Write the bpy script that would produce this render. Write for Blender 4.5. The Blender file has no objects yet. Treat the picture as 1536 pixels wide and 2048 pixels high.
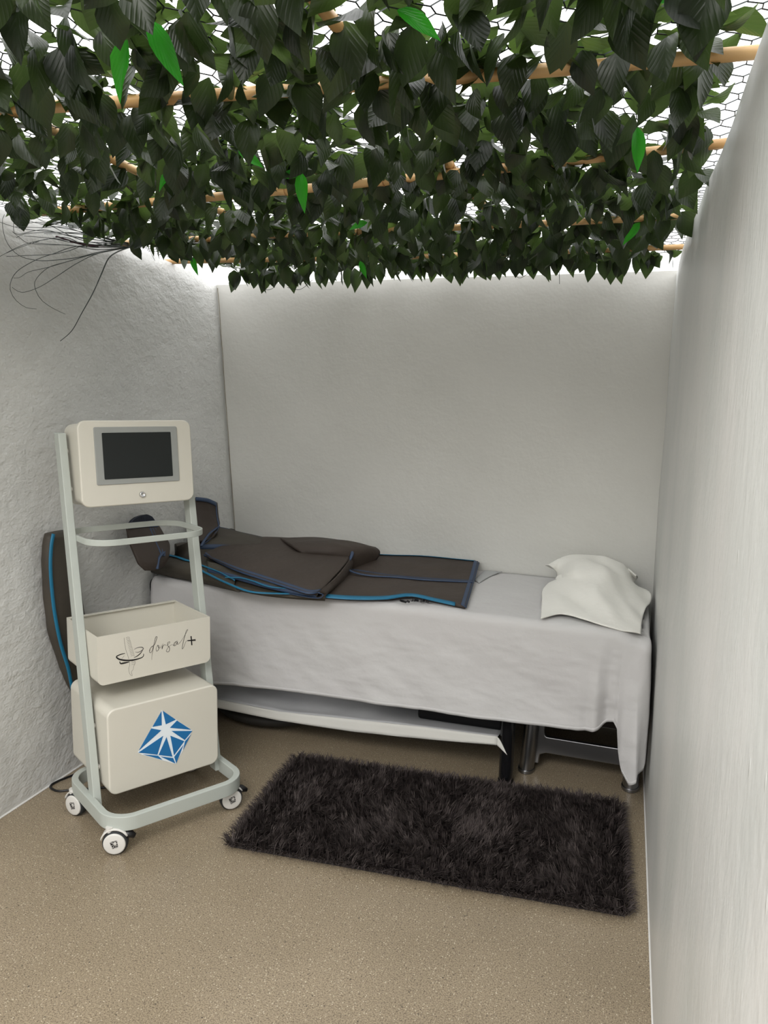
import bpy, math, random
import numpy as np
from mathutils import Vector, noise
random.seed(7); rng = np.random.default_rng(7)
S = bpy.context.scene
COL = S.collection

# ------------------------------------------------------------------ camera
F, YAW, PITCH, ROLL = 1551.83, -0.33708, 0.14801, 0.020657
EYE = np.array([0, 0, 1.5])
_cy, _sy = math.cos(YAW), math.sin(YAW)
_w = np.array([_sy*math.cos(PITCH), _cy*math.cos(PITCH), -math.sin(PITCH)])
_rt = np.array([_cy, -_sy, 0]); _up = np.cross(_rt, _w)
_r = _rt*math.cos(ROLL) + _up*math.sin(ROLL)
_u = -_rt*math.sin(ROLL) + _up*math.cos(ROLL)
cd = bpy.data.cameras.new('camera'); cam = bpy.data.objects.new('camera', cd); COL.objects.link(cam)
cd.sensor_fit = 'VERTICAL'; cd.sensor_height = 24; cd.sensor_width = 18; cd.lens = F/2048*24
cd.clip_start = 0.02
from mathutils import Matrix
M = Matrix(((_r[0], _u[0], -_w[0], 0), (_r[1], _u[1], -_w[1], 0), (_r[2], _u[2], -_w[2], 1.5), (0, 0, 0, 1)))
cam.matrix_world = M
S.camera = cam
# survey helpers: a sight line of the photograph met with a real plane of the room gives a world point
def ray(p):
    d = _w*F + _r*(p[0]-768) - _u*(p[1]-1024); return d/np.linalg.norm(d)
def onz(p, z): d = ray(p); return EYE + d*(z-1.5)/d[2]
def ony(p, y): d = ray(p); return EYE + d*y/d[1]
def onx(p, x): d = ray(p); return EYE + d*x/d[0]

# ------------------------------------------------------------------ light
S.view_settings.view_transform = 'Standard'; S.view_settings.look = 'None'
S.view_settings.gamma = 1; S.view_settings.use_curve_mapping = False
S.view_settings.exposure = 0.0
W = bpy.data.worlds.new('world'); S.world = W; W.use_nodes = True
wn = W.node_tree; wn.nodes.clear()
tc = wn.nodes.new('ShaderNodeTexCoord'); sx = wn.nodes.new('ShaderNodeSeparateXYZ')
rp = wn.nodes.new('ShaderNodeValToRGB'); bg = wn.nodes.new('ShaderNodeBackground'); wo = wn.nodes.new('ShaderNodeOutputWorld')
mr = wn.nodes.new('ShaderNodeMapRange'); mr.inputs[1].default_value = -1; mr.inputs[2].default_value = 1
rp.color_ramp.elements[0].position = 0.45; rp.color_ramp.elements[0].color = (.06, .055, .05, 1)
rp.color_ramp.elements[1].position = 0.66; rp.color_ramp.elements[1].color = (1, 1, 1, 1)
e = rp.color_ramp.elements.new(0.54); e.color = (.30, .295, .28, 1)
wn.links.new(tc.outputs['Generated'], sx.inputs[0]); wn.links.new(sx.outputs[2], mr.inputs[0])
wn.links.new(mr.outputs[0], rp.inputs[0]); wn.links.new(rp.outputs[0], bg.inputs[0])
bg.inputs[1].default_value = 3.0
wn.links.new(bg.outputs[0], wo.inputs[0])

def area(name, loc, size, power, target, col=(1, 1, 1)):
    l = bpy.data.lights.new(name, 'AREA'); l.shape = 'RECTANGLE'; l.size, l.size_y = size; l.energy = power; l.color = col
    o = bpy.data.objects.new(name, l); COL.objects.link(o); o.location = loc
    o.rotation_euler = (Vector(target)-Vector(loc)).to_track_quat('-Z', 'Y').to_euler(); return o
area('ceiling_panel_light', (-0.8, -0.25, 2.6), (1.2, .9), 41, (-0.9, 1.9, .4), (1, .975, .93))

# ------------------------------------------------------------------ materials
def mat(name, col, rough=.6, metal=0, spec=.5, bump=None, var=None, coat=0, trans=0):
    m = bpy.data.materials.new(name); m.use_nodes = True; nt = m.node_tree; b = nt.nodes['Principled BSDF']
    b.inputs['Base Color'].default_value = (*col, 1); b.inputs['Roughness'].default_value = rough
    b.inputs['Metallic'].default_value = metal; b.inputs['Specular IOR Level'].default_value = spec
    b.inputs['Coat Weight'].default_value = coat
    t = nt.nodes.new('ShaderNodeTexCoord')
    if var:
        sc, amt, col2 = var
        n = nt.nodes.new('ShaderNodeTexNoise'); n.inputs['Scale'].default_value = sc; n.inputs['Detail'].default_value = 5
        nt.links.new(t.outputs['Object'], n.inputs['Vector'])
        r = nt.nodes.new('ShaderNodeValToRGB'); r.color_ramp.elements[0].position = .5-amt; r.color_ramp.elements[1].position = .5+amt
        r.color_ramp.elements[0].color = (*col, 1); r.color_ramp.elements[1].color = (*col2, 1)
        nt.links.new(n.outputs[0], r.inputs[0]); nt.links.new(r.outputs[0], b.inputs['Base Color'])
    if bump:
        last = None
        for sc, st, det, dist in bump:
            n = nt.nodes.new('ShaderNodeTexNoise'); n.inputs['Scale'].default_value = sc; n.inputs['Detail'].default_value = det
            nt.links.new(t.outputs['Object'], n.inputs['Vector'])
            bp = nt.nodes.new('ShaderNodeBump'); bp.inputs['Strength'].default_value = st; bp.inputs['Distance'].default_value = dist
            nt.links.new(n.outputs[0], bp.inputs['Height'])
            if last: nt.links.new(last.outputs[0], bp.inputs['Normal'])
            last = bp
        nt.links.new(last.outputs[0], b.inputs['Normal'])
    return m

def plaster(name, col, col2, zstretch, amount, specks=True):
    m = mat(name, col, .42, spec=.4); nt = m.node_tree; b = nt.nodes['Principled BSDF']
    t = nt.nodes.new('ShaderNodeTexCoord'); mp = nt.nodes.new('ShaderNodeMapping'); mp.inputs['Scale'].default_value = zstretch
    nt.links.new(t.outputs['Object'], mp.inputs[0])
    last = None
    for sc, st, det, d in ((5, .5*amount, 4, .02), (22, .5*amount, 7, .012), (80, .4*amount, 5, .004)):
        n = nt.nodes.new('ShaderNodeTexNoise'); n.inputs['Scale'].default_value = sc; n.inputs['Detail'].default_value = det
        nt.links.new(mp.outputs[0], n.inputs['Vector'])
        bp = nt.nodes.new('ShaderNodeBump'); bp.inputs['Strength'].default_value = min(1, st); bp.inputs['Distance'].default_value = d
        nt.links.new(n.outputs[0], bp.inputs['Height'])
        if last: nt.links.new(last.outputs[0], bp.inputs['Normal'])
        last = bp
    if specks:
        v = nt.nodes.new('ShaderNodeTexVoronoi'); v.inputs['Scale'].default_value = 26; v.inputs['Randomness'].default_value = 1
        mp2 = nt.nodes.new('ShaderNodeMapping'); mp2.inputs['Scale'].default_value = (1, 1, .45)
        nt.links.new(t.outputs['Object'], mp2.inputs[0]); nt.links.new(mp2.outputs[0], v.inputs['Vector'])
        r = nt.nodes.new('ShaderNodeValToRGB'); r.color_ramp.elements[0].position = .0; r.color_ramp.elements[0].color = (1, 1, 1, 1)
        r.color_ramp.elements[1].position = .14; r.color_ramp.elements[1].color = (0, 0, 0, 1)
        nt.links.new(v.outputs['Distance'], r.inputs[0])
        bp = nt.nodes.new('ShaderNodeBump'); bp.inputs['Strength'].default_value = .5; bp.inputs['Distance'].default_value = .003
        nt.links.new(r.outputs[0], bp.inputs['Height']); nt.links.new(last.outputs[0], bp.inputs['Normal']); last = bp
    nt.links.new(last.outputs[0], b.inputs['Normal'])
    n = nt.nodes.new('ShaderNodeTexNoise'); n.inputs['Scale'].default_value = 3; n.inputs['Detail'].default_value = 6
    nt.links.new(mp.outputs[0], n.inputs['Vector'])
    r = nt.nodes.new('ShaderNodeValToRGB'); r.color_ramp.elements[0].position = .35; r.color_ramp.elements[1].position = .65
    r.color_ramp.elements[0].color = (*col, 1); r.color_ramp.elements[1].color = (*col2, 1)
    nt.links.new(n.outputs[0], r.inputs[0]); nt.links.new(r.outputs[0], b.inputs['Base Color'])
    return m

def terrazzo():
    m = mat('speckled_floor', (.3, .24, .18), .32, spec=.4); nt = m.node_tree; b = nt.nodes['Principled BSDF']
    t = nt.nodes.new('ShaderNodeTexCoord')
    def ramp(src, pts):
        r = nt.nodes.new('ShaderNodeValToRGB'); el = r.color_ramp.elements
        el[0].position, el[0].color = pts[0][0], (*pts[0][1], 1); el[1].position, el[1].color = pts[-1][0], (*pts[-1][1], 1)
        for p, c in pts[1:-1]: q = el.new(p); q.color = (*c, 1)
        nt.links.new(src, r.inputs[0]); return r
    n = nt.nodes.new('ShaderNodeTexNoise'); n.inputs['Scale'].default_value = 2.2; n.inputs['Detail'].default_value = 3
    nt.links.new(t.outputs['Object'], n.inputs['Vector'])
    base = ramp(n.outputs[0], [(.3, (.275, .222, .152)), (.7, (.33, .268, .188))])
    n2 = nt.nodes.new('ShaderNodeTexNoise'); n2.inputs['Scale'].default_value = 260; n2.inputs['Detail'].default_value = 3
    nt.links.new(t.outputs['Object'], n2.inputs['Vector'])
    g = ramp(n2.outputs[0], [(.34, (.50, .47, .44)), (.5, (.93, .93, .93)), (.66, (1.22, 1.22, 1.2))])
    mx = nt.nodes.new('ShaderNodeMixRGB'); mx.blend_type = 'MULTIPLY'; mx.inputs[0].default_value = 1
    nt.links.new(base.outputs[0], mx.inputs[1]); nt.links.new(g.outputs[0], mx.inputs[2]); cur = mx
    for sc, thr, c, off, sel in ((120, .23, (.07, .05, .04), 0, .62), (130, .24, (.64, .57, .44), 3.1, .60), (45, .13, (.02, .018, .015), 7.7, .75), (300, .3, (.15, .11, .08), 1.7, .4)):
        mp = nt.nodes.new('ShaderNodeMapping'); mp.inputs['Location'].default_value = (off, off*2, 0)
        nt.links.new(t.outputs['Object'], mp.inputs[0])
        v = nt.nodes.new('ShaderNodeTexVoronoi'); v.inputs['Scale'].default_value = sc; nt.links.new(mp.outputs[0], v.inputs['Vector'])
        r = ramp(v.outputs['Distance'], [(thr-.05, (1, 1, 1)), (thr, (0, 0, 0))])
        s = nt.nodes.new('ShaderNodeSeparateColor'); nt.links.new(v.outputs['Color'], s.inputs[0])
        gt = nt.nodes.new('ShaderNodeMath'); gt.operation = 'GREATER_THAN'; gt.inputs[1].default_value = sel; nt.links.new(s.outputs[0], gt.inputs[0])
        mu = nt.nodes.new('ShaderNodeMath'); mu.operation = 'MULTIPLY'; nt.links.new(r.outputs[0], mu.inputs[0]); nt.links.new(gt.outputs[0], mu.inputs[1])
        m2 = nt.nodes.new('ShaderNodeMath'); m2.operation = 'MULTIPLY'; m2.inputs[1].default_value = .8; nt.links.new(mu.outputs[0], m2.inputs[0])
        x = nt.nodes.new('ShaderNodeMixRGB'); nt.links.new(m2.outputs[0], x.inputs[0]); nt.links.new(cur.outputs[0], x.inputs[1]); x.inputs[2].default_value = (*c, 1); cur = x
    nt.links.new(cur.outputs[0], b.inputs['Base Color'])
    return m

def leafmat(name, c1, c2, trl):
    m = mat(name, c1, .36, spec=.45); nt = m.node_tree; b = nt.nodes['Principled BSDF']; out = nt.nodes['Material Output']
    at = nt.nodes.new('ShaderNodeAttribute'); at.attribute_name = 'tint'
    r = nt.nodes.new('ShaderNodeValToRGB'); r.color_ramp.elements[0].color = (*c1, 1); r.color_ramp.elements[1].color = (*c2, 1)
    nt.links.new(at.outputs['Fac'], r.inputs[0])
    uv = nt.nodes.new('ShaderNodeUVMap'); s = nt.nodes.new('ShaderNodeSeparateXYZ'); nt.links.new(uv.outputs[0], s.inputs[0])
    ab = nt.nodes.new('ShaderNodeMath'); ab.operation = 'ABSOLUTE'; nt.links.new(s.outputs[0], ab.inputs[0])
    a1 = nt.nodes.new('ShaderNodeMath'); a1.operation = 'MULTIPLY_ADD'; a1.inputs[1].default_value = -.7
    nt.links.new(ab.outputs[0], a1.inputs[0]); nt.links.new(s.outputs[1], a1.inputs[2])
    a2 = nt.nodes.new('ShaderNodeMath'); a2.operation = 'MULTIPLY'; a2.inputs[1].default_value = 17; nt.links.new(a1.outputs[0], a2.inputs[0])
    a3 = nt.nodes.new('ShaderNodeMath'); a3.operation = 'SINE'; nt.links.new(a2.outputs[0], a3.inputs[0])
    a4 = nt.nodes.new('ShaderNodeMath'); a4.operation = 'POWER'; a4.inputs[1].default_value = 6; nt.links.new(a3.outputs[0], a4.inputs[0])
    lt = nt.nodes.new('ShaderNodeMath'); lt.operation = 'LESS_THAN'; lt.inputs[1].default_value = .05; nt.links.new(ab.outputs[0], lt.inputs[0])
    mxx = nt.nodes.new('ShaderNodeMath'); mxx.operation = 'MAXIMUM'; nt.links.new(a4.outputs[0], mxx.inputs[0]); nt.links.new(lt.outputs[0], mxx.inputs[1])
    bp = nt.nodes.new('ShaderNodeBump'); bp.inputs['Strength'].default_value = .22; bp.inputs['Distance'].default_value = .002
    nt.links.new(mxx.outputs[0], bp.inputs['Height']); nt.links.new(bp.outputs[0], b.inputs['Normal'])
    nt.links.new(r.outputs[0], b.inputs['Base Color'])
    tr = nt.nodes.new('ShaderNodeBsdfTranslucent'); mc = nt.nodes.new('ShaderNodeMixRGB'); mc.blend_type = 'MULTIPLY'; mc.inputs[0].default_value = 1
    nt.links.new(r.outputs[0], mc.inputs[1]); mc.inputs[2].default_value = (*trl[1], 1); nt.links.new(mc.outputs[0], tr.inputs[0])
    mix = nt.nodes.new('ShaderNodeMixShader'); mix.inputs[0].default_value = trl[0]
    nt.links.new(b.outputs[0], mix.inputs[1]); nt.links.new(tr.outputs[0], mix.inputs[2]); nt.links.new(mix.outputs[0], out.inputs[0])
    return m

def clothmat(name, c1, c2, sc=3, rough=.85, weave=900, crease=1.0):
    m = mat(name, c1, rough, spec=.2, var=(sc, .25, c2), bump=[(9, .35*crease, 4, .012), (42, .3*crease, 5, .004), (weave, .25, 2, .0006)])
    nt = m.node_tree; b = nt.nodes['Principled BSDF']; b.inputs['Sheen Weight'].default_value = .15
    last = b.inputs['Normal'].links[0].from_node; t = nt.nodes.new('ShaderNodeTexCoord')
    for sc_, rot, st in ((3.2, .5, .5), (5.5, -.9, .35), (11, .25, .25)):      # sharp ironing and packing creases
        mp = nt.nodes.new('ShaderNodeMapping'); mp.inputs['Rotation'].default_value = (.3, rot, .4); mp.inputs['Scale'].default_value = (1, 1, 2.6)
        n = nt.nodes.new('ShaderNodeTexNoise'); n.noise_type = 'RIDGED_MULTIFRACTAL'; n.inputs['Scale'].default_value = sc_; n.inputs['Detail'].default_value = 3
        nt.links.new(t.outputs['Object'], mp.inputs[0]); nt.links.new(mp.outputs[0], n.inputs['Vector'])
        bp = nt.nodes.new('ShaderNodeBump'); bp.inputs['Strength'].default_value = st*crease; bp.inputs['Distance'].default_value = .006
        nt.links.new(n.outputs[0], bp.inputs['Height']); nt.links.new(last.outputs[0], bp.inputs['Normal']); last = bp
    nt.links.new(last.outputs[0], b.inputs['Normal'])
    return m

def ribmat(name, c1, c2):      # woven synthetic
    return mat(name, c1, .62, spec=.35, var=(6, .2, c2), bump=[(14, .45, 3, .01), (700, .2, 2, .0005)])

MT = dict(
    wall=plaster('back_wall_plaster', (.63, .625, .59), (.665, .66, .625), (1, 1, 1), .28, False),
    wallL=plaster('left_wall_plaster', (.58, .58, .56), (.63, .63, .61), (1, 1, 1.5), 1.05),
    wallR=plaster('right_wall_plaster', (.53, .54, .52), (.60, .595, .575), (1.1, 1.1, .6), .42),
    floor=terrazzo(),
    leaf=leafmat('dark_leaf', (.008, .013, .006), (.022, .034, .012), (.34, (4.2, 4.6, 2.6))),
    leafb=leafmat('bright_leaf', (.03, .30, .02), (.05, .42, .03), (.5, (1, 1, .6))),
    net=mat('black_net', (.008, .016, .014), .5),
    bamboo=mat('bamboo', (.42, .235, .085), .4, var=(9, .2, (.56, .36, .16)), bump=[(60, .2, 3, .002)]),
    node=mat('bamboo_node', (.30, .15, .05), .5),
    ivory=mat('ivory_enamel', (.62, .595, .52), .38, spec=.4, bump=[(900, .06, 2, .0004)]),
    frame=mat('grey_frame_enamel', (.44, .47, .435), .45, spec=.4, bump=[(900, .06, 2, .0004)]),
    bezel=mat('grey_bezel', (.30, .31, .295), .5),
    screen=mat('dark_screen', (.012, .015, .015), .22, spec=.5),
    chrome=mat('chrome', (.72, .72, .73), .16, 1),
    steel=mat('satin_steel', (.30, .30, .31), .32, 1, bump=[(5, .15, 2, .01)]),
    black=mat('black_plastic', (.006, .006, .007), .35),
    blackgloss=mat('black_gloss', (.008, .008, .009), .12, spec=.7),
    rubber=mat('tyre_rubber', (.02, .022, .024), .7),
    cap=mat('white_plastic', (.66, .645, .61), .4),
    blue=mat('logo_blue', (.014, .15, .38), .45),
    white=mat('logo_white', (.80, .86, .90), .45),
    ink=mat('black_ink', (.012, .010, .010), .5),
    inkg=mat('grey_ink', (.14, .13, .12), .5),
    sheet=clothmat('sheet_cotton', (.52, .505, .505), (.56, .555, .55), 2.5),
    lower=clothmat('shelf_cotton', (.45, .455, .47), (.50, .50, .51), 2.5),
    binding=clothmat('white_binding', (.66, .65, .61), (.68, .67, .63), 2.5, crease=.4),
    pillow=clothmat('pillow_cotton', (.78, .77, .72), (.81, .80, .75), 3, crease=.7),
    garm=ribmat('charcoal_nylon', (.040, .029, .023), (.052, .039, .031)),
    garmi=ribmat('olive_lining', (.062, .054, .040), (.044, .037, .030)),
    navy=mat('navy_piping', (.028, .052, .105), .6),
    navyd=ribmat('navy_cuff', (.008, .011, .024), (.012, .016, .03)),
    teal=mat('teal_zip', (.004, .135, .25), .5),
    vinyl=mat('black_vinyl', (.006, .006, .007), .7, spec=.2),
    rugb=mat('rug_backing', (.015, .012, .012), .95),
    bag=ribmat('dark_bag', (.028, .026, .022), (.02, .018, .016)),
    flap=mat('grey_paper_cloth', (.42, .43, .43), .7),
    crack=mat('crack_brown', (.22, .19, .14), .9),
    bead=mat('white_bead', (.72, .71, .69), .5),
    grass=mat('grass_green', (.006, .018, .012), .4),
    purple=mat('purple_grass', (.05, .008, .02), .5),
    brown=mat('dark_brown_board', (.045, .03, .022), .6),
)

# ------------------------------------------------------------------ mesh helpers
class MB:
    def __init__(s): s.v = []; s.f = []
    def add(s, vs, fs):
        o = len(s.v); s.v += [tuple(map(float, p)) for p in vs]; s.f += [tuple(i+o for i in f) for f in fs]; return s
    def box(s, x0, x1, y0, y1, z0, z1):
        return s.add([(x, y, z) for x in (x0, x1) for y in (y0, y1) for z in (z0, z1)],
                     [(0, 1, 3, 2), (4, 6, 7, 5), (0, 4, 5, 1), (2, 3, 7, 6), (0, 2, 6, 4), (1, 5, 7, 3)])
    def prism(s, poly, y0, y1, fn=None):      # poly in (x, z), from y0 to y1
        fn = fn or (lambda x, y, z: (x, y, z)); n = len(poly)
        vs = [fn(x, y0, z) for x, z in poly] + [fn(x, y1, z) for x, z in poly]
        fs = [tuple(range(n)), tuple(range(2*n-1, n-1, -1))] + [(i, i+n, (i+1) % n+n, (i+1) % n) for i in range(n)]
        return s.add(vs, fs)
    def grid(s, P, close_u=False, close_v=False):
        P = np.asarray(P); n, m = P.shape[:2]; fs = []
        for i in range(n if close_u else n-1):
            for j in range(m if close_v else m-1):
                fs.append((i*m+j, ((i+1) % n)*m+j, ((i+1) % n)*m+(j+1) % m, i*m+(j+1) % m))
        return s.add(P.reshape(-1, 3), fs)
    def tube(s, pts, r, n=8, cap=True, closed=False, flat=1.0, upv=(0, 0, 1)):
        pts = [np.array(p, float) for p in pts]; N = len(pts); rows = []
        rs = r if hasattr(r, '__len__') else [r]*N; up = np.array(upv, float)
        for i, p in enumerate(pts):
            a = pts[(i-1) % N] if (i > 0 or closed) else p; b = pts[(i+1) % N] if (i < N-1 or closed) else p
            t = b-a; t /= np.linalg.norm(t)+1e-12
            x = np.cross(t, up)
            if np.linalg.norm(x) < .05: x = np.cross(t, np.array([1., .3, 0]))
            x /= np.linalg.norm(x); y = np.cross(x, t)
            rows.append([p + rs[i]*(math.cos(k*2*math.pi/n)*x + flat*math.sin(k*2*math.pi/n)*y) for k in range(n)])
        o = len(s.v); s.grid(rows, close_u=closed, close_v=True)
        if cap and not closed:
            s.f.append(tuple(o+k for k in range(n))); s.f.append(tuple(o+(N-1)*n+k for k in range(n-1, -1, -1)))
        return s
    def barloop(s, pts, w, z0, z1, closed=True):   # rectangular bar following a plan path
        N = len(pts); rows = []
        for i in range(N):
            p = np.array(pts[i]); a = np.array(pts[(i-1) % N]) if closed or i > 0 else p; b = np.array(pts[(i+1) % N]) if closed or i < N-1 else p
            t = b-a; t = t/np.linalg.norm(t); nn = np.array([t[1], -t[0]])*w/2
            o_, i_ = p+nn, p-nn
            rows.append([(o_[0], o_[1], z0), (o_[0], o_[1], z1), (i_[0], i_[1], z1), (i_[0], i_[1], z0)])
        return s.grid(rows, close_u=closed, close_v=True)
    def lathe(s, prof, c, ax, n=32):     # prof (radius, along) about axis ax through c
        ax = np.array(ax, float); ax /= np.linalg.norm(ax)
        e1 = np.cross(ax, (0, 0, 1)); e1 = e1/np.linalg.norm(e1) if np.linalg.norm(e1) > .01 else np.array([1., 0, 0]); e2 = np.cross(ax, e1)
        rows = [[np.array(c)+ax*h+r*(math.cos(2*math.pi*k/n)*e1+math.sin(2*math.pi*k/n)*e2) for k in range(n)] for r, h in prof]
        return s.grid(rows, close_v=True)
    def build(s, name, m, parent=None, smooth=False, bevel=0, solid=0, sub=0, seg=2, auto=None, offset=0):
        me = bpy.data.meshes.new(name); me.from_pydata(s.v, [], s.f); me.validate()
        import bmesh
        bm = bmesh.new(); bm.from_mesh(me); bmesh.ops.remove_doubles(bm, verts=bm.verts, dist=1e-6); bmesh.ops.recalc_face_normals(bm, faces=bm.faces); bm.to_mesh(me); bm.free()
        me.materials.append(m)
        o = bpy.data.objects.new(name, me); COL.objects.link(o)
        if parent: o.parent = parent
        if smooth: me.polygons.foreach_set('use_smooth', [True]*len(me.polygons))
        if solid: q = o.modifiers.new('t', 'SOLIDIFY'); q.thickness = solid; q.offset = offset
        if bevel: q = o.modifiers.new('b', 'BEVEL'); q.width = bevel; q.segments = seg; q.limit_method = 'ANGLE'; q.angle_limit = math.radians(40)
        if bevel: me.polygons.foreach_set('use_smooth', [True]*len(me.polygons)); q = o.modifiers.new('w', 'WEIGHTED_NORMAL')
        if sub: q = o.modifiers.new('s', 'SUBSURF'); q.levels = sub; q.render_levels = sub
        return o
def tag(o, label, cat, group=None, kind=None):
    o['label'] = label; o['category'] = cat
    if group: o['group'] = group
    if kind: o['kind'] = kind
    return o
def struct(o): o['kind'] = 'structure'; return o
def thing(name, label, cat, loc=(0, 0, 0), rz=0, group=None):
    o = bpy.data.objects.new(name, None); COL.objects.link(o); o.location = loc; o.rotation_euler = (0, 0, rz); o.empty_display_size = .1
    return tag(o, label, cat, group)
def crom(P, n):      # smooth resample of a polyline
    P = np.array(P, float); N = len(P)
    if N == 2: return np.array([P[0]*(1-t)+P[1]*t for t in np.linspace(0, 1, n)])
    d = np.concatenate([[0], np.cumsum(np.linalg.norm(np.diff(P, axis=0), axis=1))]); d /= d[-1]; out = []
    for t in np.linspace(0, 1, n):
        i = min(max(np.searchsorted(d, t)-1, 0), N-2); u = (t-d[i])/max(d[i+1]-d[i], 1e-9)
        p0 = P[max(i-1, 0)]; p1 = P[i]; p2 = P[i+1]; p3 = P[min(i+2, N-1)]
        out.append(.5*((2*p1)+(-p0+p2)*u+(2*p0-5*p1+4*p2-p3)*u*u+(-p0+3*p1-3*p2+p3)*u**3))
    return np.array(out)
def loft(rows, n, m):      # rows of 3-D points -> n x m smooth surface
    R = np.array([crom(r, m) for r in rows])
    return np.array([crom(R[:, j], n) for j in range(m)]).transpose(1, 0, 2)
def rrect(x0, x1, z0, z1, r, k=6, corners=(1, 1, 1, 1)):   # BL BR TR TL, counter-clockwise
    out = []
    for (cx, cz, a0), on in zip(((x0+r, z0+r, 180), (x1-r, z0+r, 270), (x1-r, z1-r, 0), (x0+r, z1-r, 90)), corners):
        if on:
            for i in range(k+1): a = math.radians(a0+90*i/k); out.append((cx+r*math.cos(a), cz+r*math.sin(a)))
        else:
            out.append((x0 if a0 in (180, 90) else x1, z0 if a0 in (180, 270) else z1))
    return out
def nz(x, y, z=0, s=1): return noise.noise(Vector((x*s, y*s, z*s)))
def sstep(a, b, x): t = min(max((x-a)/(b-a), 0), 1); return t*t*(3-2*t)

# ------------------------------------------------------------------ the room
YB = 3.572
def leftx(y, z): return -2.045-.027*y + sstep(2.35, YB, y)*(.105-.0714*z)
def rightx(y, z): return .150-.036*y
MB().box(-4, 3, -2.5, 5, -.05, 0).build('floor', MT['floor']); struct(bpy.data.objects['floor'])
def topz_l(y): return 2.085+.015*math.sin(3*y)
def topz_r(y): return 2.035+.02*math.sin(2.1*y-4.2)
# back wall
b = MB(); b.box(-2.35, .30, YB, YB+.10, 0, 2.045); struct(b.build('wall_back', MT['wall']))
# left wall, slightly out of plumb towards the corner
ys = np.linspace(-.6, YB+.02, 60); zs = np.linspace(0, 1, 30)
def slab(fx, top, side):
    face = [[(fx(y, t*top(y)) + side*(.006*nz(y, t*2, 0, 2.3) if 0 < t else 0), y, t*top(y)) for t in zs] for y in ys]
    back = [[(fx(y, t*top(y)) + side*.10, y, t*top(y)) for t in zs[::-1]] for y in ys]
    # rounded plaster arris on top
    rows = [list(f)+[(f[-1][0]+side*.03, f[-1][1], f[-1][2]+.012), (f[-1][0]+side*.07, f[-1][1], f[-1][2]+.012)]+list(k) for f, k in zip(face, back)]
    m = MB(); m.grid(rows); n = len(rows[0]); N = len(rows)
    m.f.append(tuple(range(n))); m.f.append(tuple((N-1)*n+i for i in range(n-1, -1, -1)))
    return m
struct(slab(leftx, topz_l, -1).build('wall_left', MT['wallL'], smooth=True))
struct(slab(rightx, topz_r, 1).build('wall_right', MT['wallR'], smooth=True))
# hairline crack of the left corner and the filler bead along the floor
cr = [(leftx(YB, z)+.004+.004*nz(z, 3, 0, 5), YB-.0005, z) for z in np.linspace(.72, 2.03, 70)]
struct(MB().tube(cr, .0016, 5).build('trim_1', MT['crack']))
struct(MB().tube([(leftx(y, 0)+.001, y, .002) for y in np.linspace(-.5, 3.4, 60)], .004, 6).build('trim_2', MT['bead']))
struct(MB().tube([(rightx(y, 0)-.001, y, .002) for y in np.linspace(-.5, 3.4, 60)], .003, 6).build('trim_3', MT['bead']))

# ------------------------------------------------------------------ massage table
T = thing('massage_table', 'treatment table under a grey-white sheet, black and satin steel legs, along the back wall', 'table', (-1.0, 3.2, 0))
def L(p): return (p[0]+1.0, p[1]-3.2, p[2])
b = MB(); pr = rrect(2.845-3.2, 3.555-3.2, .60, .672, .03)
b.add([(x, y, z) for x in (-1.118, .955) for y, z in pr], [tuple(range(len(pr))), tuple(range(2*len(pr)-1, len(pr)-1, -1))]+[(i, i+len(pr), (i+1) % len(pr)+len(pr), (i+1) % len(pr)) for i in range(len(pr))])
b.build('padded_top', MT['vinyl'], T, bevel=.012)
MB().box(-1.0, .93, 2.90-3.2, 3.50-3.2, .555, .60).build('frame_rail', MT['black'], T, bevel=.004)
for x, y in ((-.479, 2.888), (-.479, 3.48), (-1.98, 2.90), (-1.98, 3.48)):
    q = MB().tube([L((x, y, 0)), L((x, y, .56))], .028, 24).build('leg', MT['blackgloss'], T, smooth=False, bevel=.002)
    MB().tube([L((x, y, 0.0)), L((x, y, .012))], .031, 24).build('foot_cap', MT['black'], q)
    q['label'] = 'round glossy black leg'
# satin steel H frame
def oval(x, y, z): return
for x0, x1 in ((-.418, -.383), (-.012, -.012)):
    rows = []
    for z in np.linspace(0.012, .56, 12):
        t = z/.56; cx = x0+(x1-x0)*t; cyy = 3.02+.02*t
        rows.append([L((cx+.030*math.cos(a), cyy+.042*math.sin(a), z)) for a in np.linspace(0, 2*math.pi, 28, endpoint=False)])
    b = MB().grid(rows, close_v=True); q = b.build('leg', MT['steel'], T, smooth=True); q['label'] = 'thick oval satin steel leg'
    MB().prism([(.034*math.cos(a)+x0+1.0, .046*math.sin(a)+3.02-3.2) for a in np.linspace(0, 2*math.pi, 28, endpoint=False)], 0, .016, lambda x, y, z: (x, z, y)).build('foot_cap', MT['steel'], q, bevel=.003)
bar = [(-.40, .03), (-.372, .03), (-.368, .07), (-.345, .080), (-.02, .080), (-.02, .150), (-.345, .150), (-.352, .156), (-.354, .170), (-.345, .56), (-.385, .56), (-.395, .2)]
MB().prism([(x+1, z) for x, z in bar[:]], 3.03-3.2, 3.05-3.2).build('crossbar', MT['steel'], T, bevel=.006)
MB().box(-1.0, .46, 3.0-3.2, 3.5-3.2, .098, .108).build('lower_shelf', MT['black'], T, bevel=.003)
MB().box(.53, 1.0, 3.50-3.2, 3.53-3.2, .03, .40).build('rear_board', MT['brown'], T, bevel=.003)

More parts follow.
